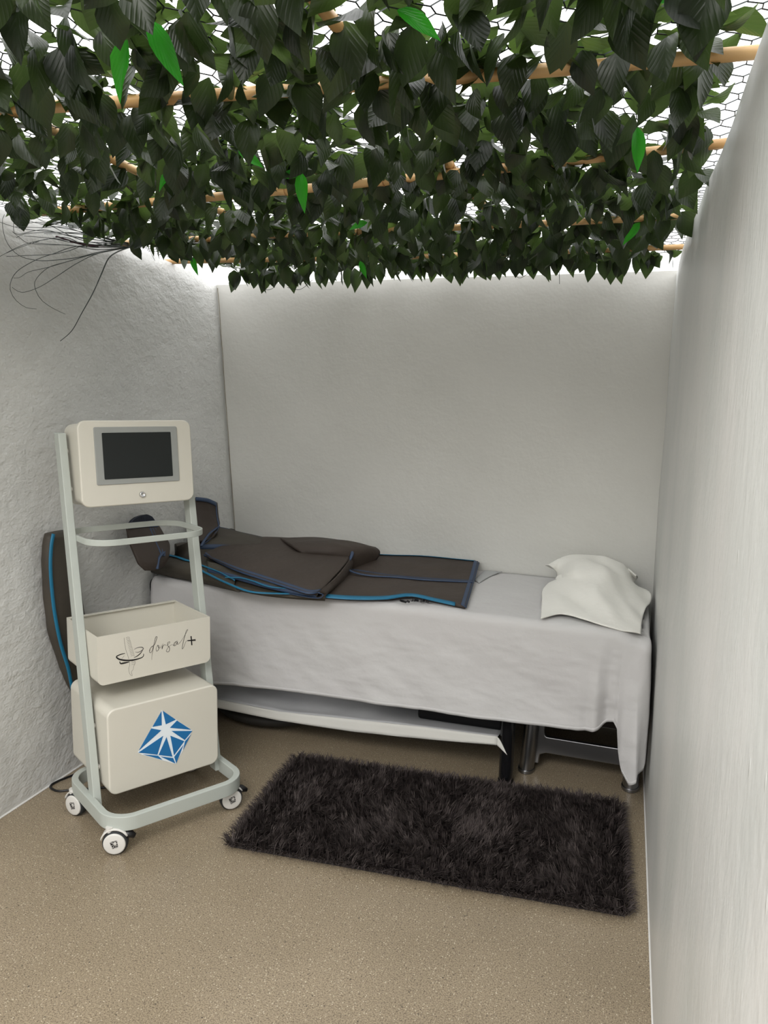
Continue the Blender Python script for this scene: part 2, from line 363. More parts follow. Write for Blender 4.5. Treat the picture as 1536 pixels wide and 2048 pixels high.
# sheet: top, rolled front edge, front fall, folded corner and right end fall
hemx = [(-2.07, .235), (-1.95, .24), (-1.777, .247), (-1.642, .264), (-1.401, .273), (-1.127, .279), (-.805, .284), (-.504, .289), (-.314, .298), (-.2, .299), (-.165, .301), (-.135, .309), (-.110, .334), (-.085, .345), (-.070, .318), (-.062, .24), (-.048, .17), (-.030, .133), (-.012, .150)]
XS = list(np.linspace(-2.068, -.17, 150))+list(np.linspace(-.16, -.012, 34))
def hem(x): return float(np.interp(x, [h[0] for h in hemx], [h[1] for h in hemx]))
YF, ZT = 2.812, .688
rows = []
for x in XS:
    r = []
    hz = hem(x)
    fade = 1-sstep(-.28, -.02, x)
    for y in np.linspace(3.565, YF+.035, 22):
        r.append((x, y, ZT+.0035*nz(x, y, 1, 6)-.03*sstep(-.10, -.012, x)*1.0))
    dz = -.03*sstep(-.10, -.012, x)
    for a in np.linspace(0, 90, 7)[1:]:
        a = math.radians(a); r.append((x, YF+.035-.035*math.sin(a), ZT+dz-.035*(1-math.cos(a))))
    z0 = ZT+dz-.035
    lend = 1-sstep(-2.085, -2.0, x)
    for t in np.linspace(0, 1, 42)[1:]:
        z = z0+(hz-z0)*t
        w = .014*nz(x*1.6+z*1.6, z*.9-x*.5, 0, 2.4)*t + .0045*nz(x*1.4+z*1.6, z*1.6-x*.4, 5, 7)*min(1, t*3) + .002*nz(x*1.5, z*5, 9, 12)*min(1, t*4)
        bulge = -.020*t + .007*t*math.sin(x*95)*sstep(-.26, -.16, x)
        # the cone-shaped corner fold
        cf = sstep(-.16, -.10, x)*(1-sstep(-.075, -.05, x))
        fold = .035*cf*t - .028*sstep(-.07, -.02, x)*t
        yy = YF+w+bulge+fold
        xx = x + (.020*t*sstep(-.06, -.012, x)) + .06*lend*t*0
        r.append((xx, yy, z))
    rows.append(r)
# continue round the corner: the end fall facing the right wall
ne = len(rows[0])
endp = [(.010, 2.800, .165), (.030, 2.812, .185), (.034, 2.838, .24), (.034, 2.87, .296), (.030, 2.90, .297), (.026, 3.0, .295), (.022, 3.2, .30), (.012, 3.54, .30)]
for (ex, ey, hz) in crom(endp, 30):
    r = []
    k = sstep(2.80, 2.95, ey)
    for y in np.linspace(0, 1, 22):
        r.append((min(ex, -.012) if y < .999 else ex-.018, 3.565+(max(ey, YF+.035)-3.565)*y, ZT-.03))
    last = r[-1]
    for a in np.linspace(0, 90, 7)[1:]:
        a = math.radians(a); r.append((last[0]+(ex-last[0])*math.sin(a)*.6, last[1]+(ey-last[1])*math.sin(a), ZT-.03-.04*(1-math.cos(a))))
    z0 = r[-1][2]; bx, by = r[-1][0], r[-1][1]
    for t in np.linspace(0, 1, 42)[1:]:
        z = z0+(hz-z0)*t
        tt = min(1, t*2.5)
        r.append((bx+(ex-bx)*tt+.002*nz(ey, z, 3, 9), by+(ey-by)*tt, z))
    rows.append(r)
rows = np.array(rows)
sh = MB().grid(rows).build('bed_sheet', MT['sheet'], None, smooth=True, solid=.0022)
tag(sh, 'pale grey cotton sheet draped over the treatment table, hanging low in front', 'sheet')
hp = rows[:, -1].copy(); hp[:, 1] -= .002
P2 = np.array([[(p[0], p[1]-.0018, p[2]+dz) for dz in (.0005, .015)] for p in hp[:len(XS)]])
MB().grid(P2).build('hem', MT['sheet'], sh, smooth=True, solid=.0006)['label'] = 'stitched hem band'

# cloth on the lower shelf with its pale binding
lx = np.linspace(-2.08, -.515, 90)
zb0 = lambda x: float(np.interp(x, [-2.1, -1.77, -1.464, -1.137, -.81, -.51], [.15, .112, .103, .110, .132, .158]))
zb1 = lambda x: float(np.interp(x, [-2.1, -1.77, -1.464, -1.137, -.81, -.51], [.18, .146, .137, .157, .176, .187]))
P = []
for x in lx:
    r = [(x, y, zb1(x)+.004-.010*sstep(2.875, 2.92, y)*sstep(-1.0, -.8, x)+.012*nz(x, y, 2, 7)*min(1, (y-2.865)*9)*(1-sstep(-1.0, -.85, x))+.115*sstep(2.885, 3.12, y)*(1-sstep(-1.4, -.9, x))+.012*sstep(2.88, 2.95, y)*math.sin(7*x+9*y)*(1-sstep(-1.2, -.9, x))) for y in np.linspace(3.45, 2.872, 26)]
    P.append(r)
sc = MB().grid(P).build('shelf_cloth', MT['lower'], None, smooth=True, solid=.002)
tag(sc, 'crumpled grey cloth spread on the lower shelf beneath the table', 'cloth')
P = [[(x, 2.870-.006*t+.003*nz(x, t, 0, 8), zb1(x)+.004+(zb0(x)-zb1(x)-.004)*t) for t in np.linspace(0, 1, 5)] for x in lx]
P.append([(-.495, 2.862, .20-.07*t) for t in np.linspace(0, 1, 5)]); P.append([(-.470, 2.858, .215-.09*t) for t in np.linspace(0, 1, 5)])
P.append([(-.458, 2.855, .150-.02*t) for t in np.linspace(0, 1, 5)])
MB().grid(P[:-3]).build('binding', MT['binding'], sc, smooth=True, solid=.003)['label'] = 'off-white binding along the front edge'
tip = loft([[(-.515, 2.868, .19), (-.50, 2.864, .175), (-.478, 2.858, .138)], [(-.515, 2.866, .157), (-.495, 2.86, .145), (-.472, 2.856, .128)]], 6, 12)
MB().grid(tip).build('binding_corner', MT['binding'], sc, smooth=True, solid=.003)
# black folded pad on the shelf
b = MB(); pr = rrect(2.93-3.2+.27-.27, 3.12-3.2, .188, .248, .022)
b.add([(x, y+3.2, z-.008+(x+.86)*.012) for x in (-.862, -.512) for y, z in pr], [tuple(range(len(pr))), tuple(range(2*len(pr)-1, len(pr)-1, -1))]+[(i, i+len(pr), (i+1) % len(pr)+len(pr), (i+1) % len(pr)) for i in range(len(pr))])
tag(b.build('bolster_pad', MT['vinyl'], None, bevel=.01), 'small black pad lying on the shelf cloth beside the round black leg', 'pad')
# puffy dark bag on the floor
rows = []
for i, t in enumerate(np.linspace(0, 1, 30)):
    x = -1.86+.46*t; rr = math.sin(math.pi*min(max(t, .02), .98))**.5
    rows.append([(x, 3.03+.12*rr*math.cos(a), .0535+.048*rr*math.sin(a)+(.005*nz(x, a, 0, 9) if math.sin(a) > -.6 else 0)) for a in np.linspace(0, 2*math.pi, 30, endpoint=False)])
b = MB().grid(rows, close_v=True); b.f.append(tuple(range(30))); b.f.append(tuple(29*30+i for i in range(29, -1, -1)))
tag(b.build('storage_bag', MT['bag'], None, smooth=True), 'crumpled dark fabric bag on the floor under the left end of the table', 'bag')

# ------------------------------------------------------------------ compression suit on the table
SU = thing('compression_suit', 'charcoal compression leggings with teal zips and navy piping, spread over the sheet', 'garment', (-1.3, 3.1, .69))
def SL(p): return (p[0]+1.3, p[1]-3.1, p[2]-.69)
def panel(name, rows, m, n=26, mm=26, puff=0, thick=.008, wr=.003, ws=9, lab=None):
    G = loft(rows, n, mm)
    for i in range(n):
        for j in range(mm):
            u, v = i/(n-1), j/(mm-1); e_ = min(1, 4*min(u, 1-u, v, 1-v)+.0)
            G[i, j, 2] += puff*(math.sin(math.pi*u)*math.sin(math.pi*v))**.5 + wr*nz(G[i, j, 0]+G[i, j, 2], G[i, j, 1], 4, ws)*e_
    o = MB().grid([[SL(p) for p in r] for r in G]).build(name, m, SU, smooth=True, solid=thick, offset=0)
    if lab: o['label'] = lab
    return o, G
def ribbon(G, side, m, name='piping', w=2, par=None, lift=.007, rng_=(0, 1), up=.0085):
    """flat binding sewn along one edge of a panel grid (w grid cells wide)"""
    n, mm = G.shape[:2]
    E_ = {'near': [G[n-1-k] for k in range(w+1)], 'far': [G[k] for k in range(w+1)], 'right': [G[:, mm-1-k] for k in range(w+1)], 'left': [G[:, k] for k in range(w+1)]}[side]
    E_ = np.array(E_); N_ = E_.shape[1]; E_ = E_[:, int(rng_[0]*(N_-1)):int(rng_[1]*(N_-1))+1]
    d = EYE-E_; d = d/np.linalg.norm(d, axis=2, keepdims=True); E_ = E_+d*lift; E_[:, :, 2] += up
    E_[0] += (E_[0]-E_[1])*.35
    if up: E_[0, :, 2] -= .009
    return MB().grid([[SL(p) for p in r] for r in E_]).build(name, m, par or SU, smooth=True, solid=.002)
def piping(name, pts, m, r=.0045, par=None, n=60, flat=.42, lift=.003):
    C = crom(pts, n); C[:, 2] += lift*.5
    for i in range(n):
        d_ = EYE-C[i]; C[i] += d_/np.linalg.norm(d_)*(.006+lift*2.2)
    return MB().tube([SL(p) for p in C], r, 6, flat=flat).build(name, m, par or SU, smooth=True)
Z = lambda px, z: tuple(onz(px, z))
def X(px, x): return tuple(onx(px, x))
# right-hand open panels
far = [Z((640, 1104), .755), Z((755, 1111), .737), Z((850, 1114), .733), Z((966, 1116), .731)]
far = [(p[0], min(p[1], 3.55), p[2]) for p in far]
mid = [Z((640, 1140), .715), Z((700, 1143), .712), Z((790, 1156), .705), Z((880, 1163), .703), Z((945, 1166), .703)]
near = [Z((620, 1192), .703), Z((700, 1198), .700), Z((770, 1198), .701), Z((820, 1192), .706), Z((870, 1202), .702), Z((930, 1215), .697)]
o1, G1 = panel('rear_waist_panel', [far, mid], MT['garm'], thick=.012, wr=.005)
o2, G2 = panel('front_waist_panel', [[(p[0], p[1], p[2]+.004) for p in mid], near], MT['garm'], thick=.012, wr=.004)
ribbon(G1, 'near', MT['navy'], w=1, par=o1, lift=.010); ribbon(G1, 'right', MT['navy'], w=1, par=o1); ribbon(G2, 'right', MT['navy'], w=1, par=o2)
ribbon(G2, 'near', MT['teal'], 'zip', w=1, par=o2, rng_=(.0, .93)); ribbon(G1, 'far', MT['teal'], 'zip', w=1, par=o1, rng_=(.3, .97), up=.010)
b = MB()
for k in range(9):
    q = np.array(Z((806+6*k, 1202+random.uniform(-1, 4)), .698)); b.tube([SL(q), SL(q+np.array([random.uniform(-.01, .01), -.012, .006]))], .005, 5)
b.build('velcro_tab', MT['black'], SU)
# leg layers running from the boots to the right
la = [X((352, 1090), -1.98), Z((430, 1058), .80), Z((478, 1070), .79), Z((560, 1084), .78), Z((650, 1090), .775)]
la = [(max(p[0], -2.06), min(p[1], 3.54), p[2]) for p in la]
lb = [Z((345, 1118), .745), Z((420, 1128), .745), Z((500, 1140), .745), Z((600, 1150), .74), Z((660, 1150), .735)]
lc = [Z((310, 1138), .712), Z((400, 1160), .705), Z((500, 1184), .703), Z((580, 1194), .703), Z((650, 1198), .703)]
o3, G3 = panel('leg_sleeve', [la, lb, lc], MT['garmi'], 30, 40, .006, .016, .008, 7, lab='olive grey lining side of the sleeves')
piping('zip', [Z((318, 1112), .75), Z((345, 1121), .748), Z((375, 1130), .742), Z((415, 1150), .735), Z((450, 1167), .722), Z((500, 1186), .708), Z((560, 1190), .704), Z((600, 1190), .704)], MT['teal'], .008, o3, lift=.012)
piping('zip', [Z((450, 1157), .74), Z((480, 1158), .742), Z((505, 1164), .74), Z((540, 1176), .73), Z((590, 1180), .725)], MT['teal'], .005, o3, lift=.010)
# inner layers showing between the two sleeves
for k, (pp, mm_) in enumerate((([(372, 1062), (410, 1078), (470, 1092), (520, 1098)], 'navy'), ([(410, 1088), (440, 1093), (490, 1099), (530, 1096)], 'navy'))):
    piping('piping', [Z(p, .80-.0005*max(0, p[1]-1062)) for p in pp], MT[mm_], .005, o3, lift=.006)
und = [[Z((415, 1124), .768), Z((480, 1140), .762), Z((540, 1162), .752), Z((636, 1186), .735)], [Z((415, 1142), .750), Z((480, 1160), .738), Z((545, 1178), .728), Z((632, 1196), .712)]]
of, GF = panel('folded_layer', und, MT['garmi'], 10, 30, .004, .008, .006, 16)
ribbon(GF, 'near', MT['navy'], w=1, par=of, lift=.006)
# front leg sleeve bulk, near the left boot
sl = [[Z((318, 1108), .77), Z((360, 1118), .765), Z((420, 1140), .75), Z((470, 1162), .73)], [Z((300, 1126), .74), Z((350, 1140), .735), Z((410, 1158), .72), Z((470, 1176), .71)], [Z((290, 1140), .702), Z((350, 1154), .70), Z((410, 1166), .698), Z((480, 1184), .70)]]
o4, G4 = panel('ankle_sleeve', sl, MT['garmi'], 16, 24, .010, .014, .008, 14)
ribbon(G4, 'far', MT['teal'], 'zip', w=3, par=o4, lift=.012); ribbon(G4, 'left', MT['navy'], w=1, par=o4, lift=.012)
# second sleeve near the wall
s2 = [[X((437, 1056), -1.96), Z((480, 1070), .80), Z((540, 1082), .79)], [X((425, 1078), -1.95), Z((470, 1088), .80), Z((520, 1096), .79)], [X((400, 1096), -1.95), Z((450, 1100), .78), Z((505, 1104), .775)]]
s2 = [[(p[0], min(p[1], 3.545), p[2]) for p in r] for r in s2]
o5, G5 = panel('ankle_sleeve', s2, MT['garmi'], 16, 22, .022, .014, .006, 12)
ribbon(G5, 'far', MT['navy'], w=1, par=o5); ribbon(G5, 'left', MT['navy'], w=1, par=o5, lift=.012); ribbon(G5, 'near', MT['navy'], w=1, par=o5)
# large folded-over flap
f0 = [Z((408, 1110), .785), Z((450, 1092), .795), Z((500, 1078), .80), Z((560, 1077), .80), Z((640, 1084), .795), Z((700, 1100), .785)]
f1 = [Z((414, 1113), .782), Z((470, 1118), .785), Z((540, 1124), .785), Z((600, 1128), .78), Z((650, 1132), .775), Z((694, 1124), .77)]
f2 = [Z((420, 1117), .778), Z((470, 1140), .768), Z((530, 1160), .755), Z((580, 1176), .745), Z((618, 1187), .738), Z((640, 1184), .735)]
f0 = [(p[0], min(p[1], 3.54), p[2]) for p in f0]
o6, G6 = panel('folded_flap', [f0, f1, f2], MT['garm'], 30, 40, .006, .014, .003, 6, lab='wide charcoal flap folded over the sleeves')
ribbon(G6, 'near', MT['navy'], w=1, par=o6, lift=.004); ribbon(G6, 'left', MT['navy'], w=1, par=o6, lift=.004)
piping('piping', [Z((636, 1186), .738), Z((646, 1190), .728), Z((640, 1196), .715), Z((618, 1195), .712), Z((570, 1186), .716)], MT['navy'], .005, o6, lift=.002)
o7, _ = panel('fold_edge', [[Z((634, 1184), .737), Z((670, 1156), .752), Z((694, 1124), .77), Z((700, 1100), .785)], [Z((650, 1188), .722), Z((682, 1156), .735), Z((704, 1124), .752), Z((708, 1102), .77)], [Z((640, 1196), .708), Z((684, 1162), .712), Z((704, 1132), .722), Z((708, 1106), .74)]], MT['garm'], 12, 24, 0, .012, .002, 9)
# rolled bulk behind the flap
rl = [[Z((560, 1080), .80), Z((640, 1080), .805), Z((705, 1090), .80), Z((750, 1098), .78)], [Z((580, 1092), .81), Z((650, 1092), .815), Z((710, 1100), .80), Z((757, 1106), .765)], [Z((600, 1104), .80), Z((660, 1106), .80), Z((705, 1116), .77), Z((748, 1120), .735)], [Z((640, 1120), .76), Z((670, 1125), .75), Z((700, 1136), .722), Z((730, 1130), .72)]]
rl = [[(p[0], min(p[1], 3.55), p[2]) for p in r] for r in rl]
o8, _ = panel('rolled_layer', rl, MT['garm'], 26, 30, .012, .02, .008, 10)
piping('piping', [Z((650, 1100), .805), Z((690, 1099), .80), Z((704, 1106), .79), Z((700, 1120), .765), Z((692, 1132), .74), Z((704, 1145), .722), Z((740, 1153), .712), Z((790, 1156), .709), Z((860, 1162), .707), Z((945, 1166), .705)], MT['navy'], .008, o8, lift=.008)
# boots standing against the left wall
def boot(pts_rows, cuff_row):
    G = loft(pts_rows, 24, 26)
    for i in range(24):
        for j in range(26): G[i, j, 0] += .006*nz(G[i, j, 1], G[i, j, 2], 3, 14)+.012*math.sin(math.pi*j/25)
    o = MB().grid([[SL(p) for p in r] for r in G]).build('boot', MT['garm'], SU, smooth=True, solid=.012, offset=0)
    return o, G
def W_(px, x): return X(px, x)
r = [[W_((253, 1052), -2.03), W_((285, 1048), -2.045), W_((313, 1048), -2.04)], [W_((259, 1078), -2.0), W_((290, 1076), -2.01), W_((326, 1070), -2.0)], [W_((268, 1106), -1.97), W_((300, 1100), -1.97), W_((338, 1090), -1.97)], [W_((276, 1128), -1.95), W_((305, 1124), -1.94), W_((335, 1112), -1.94)], [W_((288, 1140), -1.94), W_((305, 1140), -1.94), W_((326, 1130), -1.94)]]
bo, GB = boot(r, 0); bo['label'] = 'left foot boot leaning on the wall'
ribbon(GB, 'far', MT['navy'], w=2, par=bo, lift=.016, up=0)
r = [[W_((254, 1058), -2.045), W_((285, 1052), -2.055), W_((313, 1052), -2.05)], [W_((262, 1042), -2.05), W_((288, 1034), -2.06), W_((308, 1042), -2.055)], [W_((272, 1034), -2.055), W_((290, 1029), -2.062), W_((302, 1034), -2.06)]]
G = loft(r, 10, 16); o = MB().grid([[SL(p) for p in q] for q in G]).build('toe_cap', MT['navyd'], bo, smooth=True, solid=.014, offset=0); o['label'] = 'navy rounded toe'
for off in (0, 5, 10):
    piping('piping', [W_((300+off, 1056), -2.02), W_((308+off, 1076), -1.99), W_((318+off, 1098), -1.955), W_((324+off*.5, 1112), -1.93)], MT['navy'], .004, bo, lift=.0)
piping('piping', [W_((256, 1060), -2.025), W_((280, 1058), -2.03), W_((300, 1056), -2.025)], MT['navy'], .006, bo, lift=0)
piping('piping', [W_((328, 1104), -1.935), W_((318, 1116), -1.93), W_((314, 1138), -1.92)], MT['navy'], .007, bo, lift=0)
r = [[W_((392, 995), -2.07), W_((412, 998), -2.06), W_((433, 1006), -2.05)], [W_((390, 1030), -2.05), W_((412, 1030), -2.04), W_((434, 1032), -2.03)], [W_((392, 1060), -2.01), W_((412, 1062), -2.0), W_((438, 1053), -1.98)], [W_((398, 1084), -1.97), W_((416, 1078), -1.95), W_((430, 1066), -1.93)]]
bo, GB = boot(r, 0); bo['label'] = 'right foot boot upright in the corner'
ribbon(GB, 'far', MT['navy'], w=2, par=bo, lift=.016, up=0); ribbon(GB, 'right', MT['navy'], w=3, par=bo, lift=.016, up=0)
piping('piping', [r[2][2], W_((420, 1066), -1.94), W_((408, 1082), -1.93), W_((402, 1092), -1.92)], MT['navy'], .007, bo, lift=0)
# a grey paper-like cloth corner under the suit
G = loft([[Z((948, 1160), .694), Z((975, 1136), .694), Z((985, 1136), .694)], [Z((958, 1166), .693), Z((982, 1152), .694), Z((1006, 1142), .696)]], 6, 10)
G[:, :, 1] = np.minimum(G[:, :, 1], 3.55)
tag(MB().grid(G).build('protective_cloth', MT['flap'], None, smooth=True, solid=.003), 'small grey cloth corner sticking out from beneath the charcoal suit', 'cloth')

# ------------------------------------------------------------------ pillow
rows = [[Z((1082, 1237), .699), Z((1120, 1229), .702), Z((1160, 1237), .702), Z((1200, 1250), .697), Z((1245, 1261), .686), Z((1281, 1268), .672)],
        [Z((1084, 1205), .699), Z((1120, 1196), .718), Z((1165, 1200), .726), Z((1205, 1208), .728), Z((1250, 1215), .716), Z((1286, 1228), .694)],
        [Z((1087, 1177), .699), Z((1125, 1164), .745), Z((1165, 1160), .772), Z((1210, 1166), .776), Z((1260, 1180), .738), Z((1302, 1193), .700)],
        [Z((1112, 1162), .705), Z((1137, 1146), .78), Z((1170, 1138), .805), Z((1215, 1140), .81), Z((1250, 1152), .78), Z((1268, 1168), .725)],
        [Z((1114, 1145), .74), Z((1138, 1128), .797), Z((1170, 1121), .817), Z((1212, 1122), .82), Z((1246, 1132), .80), Z((1276, 1153), .750)],
        [(-.415, 3.40, .775), (-.38, 3.46, .80), (-.32, 3.50, .815), (-.22, 3.50, .82), (-.12, 3.46, .80), (-.050, 3.36, .775)],
        [(-.440, 3.45, .765), (-.40, 3.52, .735), (-.33, 3.545, .73), (-.22, 3.545, .73), (-.12, 3.53, .735), (-.05, 3.45, .74)]]
G = loft(rows, 46, 46)
for i in range(46):
    for j in range(46):
        G[i, j, 2] += .004*nz(G[i, j, 0]*1.5, G[i, j, 1]*.7, 2, 12) + .018*nz(G[i, j, 0]*2+G[i, j, 1], G[i, j, 1]*.5-G[i, j, 0]*.8, 5, 6.5)*sstep(0, 12, i)*(1-sstep(30, 44, i))
pw = thing('pillow', 'white pillow in a cream cotton pillowcase at the right end of the table', 'pillow', (-.2, 3.2, .69))
PL = lambda p: (p[0]+.2, p[1]-3.2, p[2]-.69)
MB().grid([[PL(p) for p in r] for r in G]).build('pillowcase', MT['pillow'], pw, smooth=True, solid=.003, offset=1)
rw = []
for t in np.linspace(.02, .98, 24):
    y = 3.22+.27*t; rr = math.sin(math.pi*t)**.45
    rw.append([PL((-.235+.145*rr*math.cos(a)*(1.0), y,   .735+.030*rr*math.sin(a))) for a in np.linspace(0, 2*math.pi, 24, endpoint=False)])
MB().grid(rw, close_v=True).build('filling', MT['pillow'], pw, smooth=True)
MB().tube([PL(np.array(p)+(0, 0, .002)) for p in G[0]], .0028, 6).build('hem', MT['pillow'], pw, smooth=True)

# ------------------------------------------------------------------ shaggy rug
R0 = np.array([-.655, 2.476]); ra = .086; rw_, rd_ = 1.312, .682
rug = thing('shag_rug', 'dark charcoal shaggy rug lying on the speckled floor', 'rug', (R0[0], R0[1], 0), ra)
MB().prism(rrect(-rw_/2+.018, rw_/2-.018, -rd_/2+.018, rd_/2-.018, .015), .001, .007, lambda x, y, z: (x, z, y)).build('backing', MT['rugb'], rug)
N = 68000
px = rng.uniform(-rw_/2+.012, rw_/2-.012, N); py = rng.uniform(-rd_/2+.012, rd_/2-.012, N)
fa = np.array([3.2*noise.noise(Vector((x*3.1, y*3.1, 0))) + 1.1*noise.noise(Vector((x*11, y*11, 4))) for x, y in zip(px, py)])
fl = np.array([.55+.5*noise.noise(Vector((x*4, y*4, 8)))+.35*noise.noise(Vector((x*16, y*16, 8))) for x, y in zip(px, py)])
cell = (np.floor(px/.014+.4*np.sin(py*300)).astype(int)*7919+np.floor(py/.014+.4*np.sin(px*300)).astype(int)*104729) % 9973
tz = rng.normal(0, 1, 9973); ang = -1.1+fa*.9+tz[cell]*.75+rng.normal(0, .3, N)
edge = np.minimum(rw_/2-np.abs(px), rd_/2-np.abs(py)); out = np.where(rw_/2-np.abs(px) < rd_/2-np.abs(py), np.where(px > 0, 0, np.pi), np.where(py > 0, np.pi/2, -np.pi/2))
ang = np.where(edge < .022, out+rng.normal(0, .5, N), ang)
ln = rng.uniform(.030, .050, N); lean = np.clip(.62+.10*fl+rng.normal(0, .12, N)+.22*tz[(cell*31) % 9973], .1, 1.25); lean = np.where(edge < .022, rng.uniform(.7, 1.5, N), lean)
dx, dy = np.cos(ang), np.sin(ang)
wx, wy = -dy, dx; wd = rng.uniform(.0013, .0022, N)
base = np.stack([px, py, np.full(N, .008)], 1)
m1 = base+np.stack([dx*np.sin(lean*.6)*ln*.5, dy*np.sin(lean*.6)*ln*.5, np.cos(lean*.6)*ln*.5], 1)
m2 = m1+np.stack([dx*np.sin(lean*1.2)*ln*.5, dy*np.sin(lean*1.2)*ln*.5, np.cos(lean*1.2)*ln*.5], 1)
wv = np.stack([wx*wd, wy*wd, np.zeros(N)], 1)
V = np.stack([base-wv, base+wv, m1-wv*.9, m1+wv*.9, m2], 1).reshape(-1, 3)
idx = np.arange(N)[:, None]*5
fq = (idx+np.array([[0, 1, 3, 2]])); ft = (idx+np.array([[2, 3, 4]]))
me = bpy.data.meshes.new('pile'); me.vertices.add(len(V)); me.vertices.foreach_set('co', V.ravel())
loops = np.concatenate([fq, ft], 1).ravel(); me.loops.add(len(loops)); me.loops.foreach_set('vertex_index', loops)
st = np.stack([np.arange(N)*7, np.arange(N)*7+4], 1).ravel(); me.polygons.add(2*N); me.polygons.foreach_set('loop_start', st)
me.polygons.foreach_set('loop_total', np.tile([4, 3], N)); me.update(); me.validate()
at = me.attributes.new('tint', 'FLOAT', 'POINT'); at.data.foreach_set('value', np.repeat(np.clip(rng.normal(.5, .22, N), 0, 1), 5))
pm = mat('rug_pile', (.03, .025, .025), .85, spec=.08); nt = pm.node_tree; a_ = nt.nodes.new('ShaderNodeAttribute'); a_.attribute_name = 'tint'
r_ = nt.nodes.new('ShaderNodeValToRGB'); r_.color_ramp.elements[0].color = (.036, .028, .029, 1); r_.color_ramp.elements[1].color = (.105, .087, .081, 1)
nt.links.new(a_.outputs['Fac'], r_.inputs[0]); nt.links.new(r_.outputs[0], nt.nodes['Principled BSDF'].inputs['Base Color'])
me.materials.append(pm); po = bpy.data.objects.new('pile', me); COL.objects.link(po); po.parent = rug; po['kind'] = 'stuff'

# ------------------------------------------------------------------ trolley
TY = 1.0437
K = thing('therapy_trolley', 'pale grey wheeled trolley with touchscreen unit, open tray and ivory box, by the left wall', 'trolley', (-1.707, 1.992, 0), TY)
LEAN = .203
def post(a0):
    b = MB(); d = .030
    zs_ = (.085, 1.352)
    vs = []
    for z in zs_:
        for a, bb in ((a0, 0), (a0+.027, 0), (a0+.027, d*1.6), (a0, d*1.6)): vs.append((a+.010*z, LEAN*z+bb, z))
    return b.add(vs, [(0, 1, 2, 3), (7, 6, 5, 4), (0, 4, 5, 1), (1, 5, 6, 2), (2, 6, 7, 3), (3, 7, 4, 0)]).build('post', MT['frame'], K, bevel=.003)
post(0); post(.456)
ring = rrect(-.004, .484, -.155, .262, .085, 10)
MB().barloop(ring, .024, .078, .128).build('base_ring', MT['frame'], K, bevel=.003)
hr = rrect(.040, .464, .052, .352, .085, 10)
MB().barloop(hr, .007, .985, 1.006).build('handle_loop', MT['frame'], K, bevel=.0015)
# lower cabinet
a0, b0, z0, w, d, h = .036, -.020, .138, .411, .357, .306
cab = MB().prism(rrect(a0, a0+w, z0, z0+h, .030, 8), b0, b0+d, lambda x, y, z: (x+.01*.3, y, z)).build('lower_box', MT['ivory'], K, bevel=.006, seg=3)
LOGO = [[(0.2299, 0.3952), (0.2296, 0.3441), (0.1962, 0.3473)], [(0.2345, 0.3961), (0.2827, 0.3507), (0.2448, 0.3434)], [(0.287, 0.3462), (0.3414, 0.2965), (0.2598, 0.3266)], [(0.3446, 0.2913), (0.3151, 0.2649), (0.2656, 0.3128)], [(0.2609, 0.2965), (0.3133, 0.2611), (0.2731, 0.2193)], [(0.2463, 0.2955), (0.267, 0.216), (0.2157, 0.2376)], [(0.2338, 0.3033), (0.2112, 0.24), (0.1432, 0.2681)], [(0.1919, 0.3426), (0.2275, 0.3261), (0.145, 0.2751)], [(0.1592, 0.2567), (0.2136, 0.2354), (0.2292, 0.2153)], [(0.2219, 0.2303), (0.2694, 0.21), (0.2776, 0.1868)], [(0.2738, 0.213), (0.3095, 0.2475), (0.2811, 0.1866)], [(0.3159, 0.2595), (0.3384, 0.2783), (0.3083, 0.2296)]]
b = MB()
for t in LOGO: b.prism(t, b0-.0022, b0-.0004)
b.build('star_logo', MT['blue'], cab)
outl = [(.2320, .398), (.3455, .2935), (.3075, .2270), (.2790, .1845), (.2300, .2130), (.1560, .2560), (.1415, .2690)]
MB().prism(outl, b0-.0012, b0-.0002).build('logo_backing', MT['white'], cab)
for zz_ in (.215, .355):
    for aa in (.031, .453): MB().lathe([(0, -.004), (.010, -.004), (.010, .004), (0, .004)], (aa+.003, LEAN*zz_+.024, zz_), (1, 0, 0), 16).build('spacer', MT['cap'], K, smooth=False)
# open tray
a0, b0, z0, w, d, h = .035, .040, .512, .418, .294, .172
tray = MB(); th = .004
face = rrect(a0, a0+w, z0, z0+h, .022, 8, (1, 1, 0, 0))
tray.prism(face, b0, b0+th); tray.prism(face, b0+d-th, b0+d)
pb = rrect(a0, a0+w, z0, z0+h, .022, 8, (1, 1, 0, 0)); ib = rrect(a0+th, a0+w-th, z0+th, z0+h+.0001, .019, 8, (1, 1, 0, 0))
def openpath(q): return [q[-1]]+q[:-1] if q[-1][0] < a0+w/2 else q
po_, pi_ = openpath(pb), openpath(ib)
strip = po_+pi_[::-1]
n = len(po_)
for i in range(n-1):
    q = [po_[i], po_[i+1], pi_[i+1], pi_[i]]
    tray.prism(q, b0+th, b0+d-th)
tr = tray.build('tray', MT['ivory'], K, bevel=0)
tr['label'] = 'open ivory tray with black lettering'
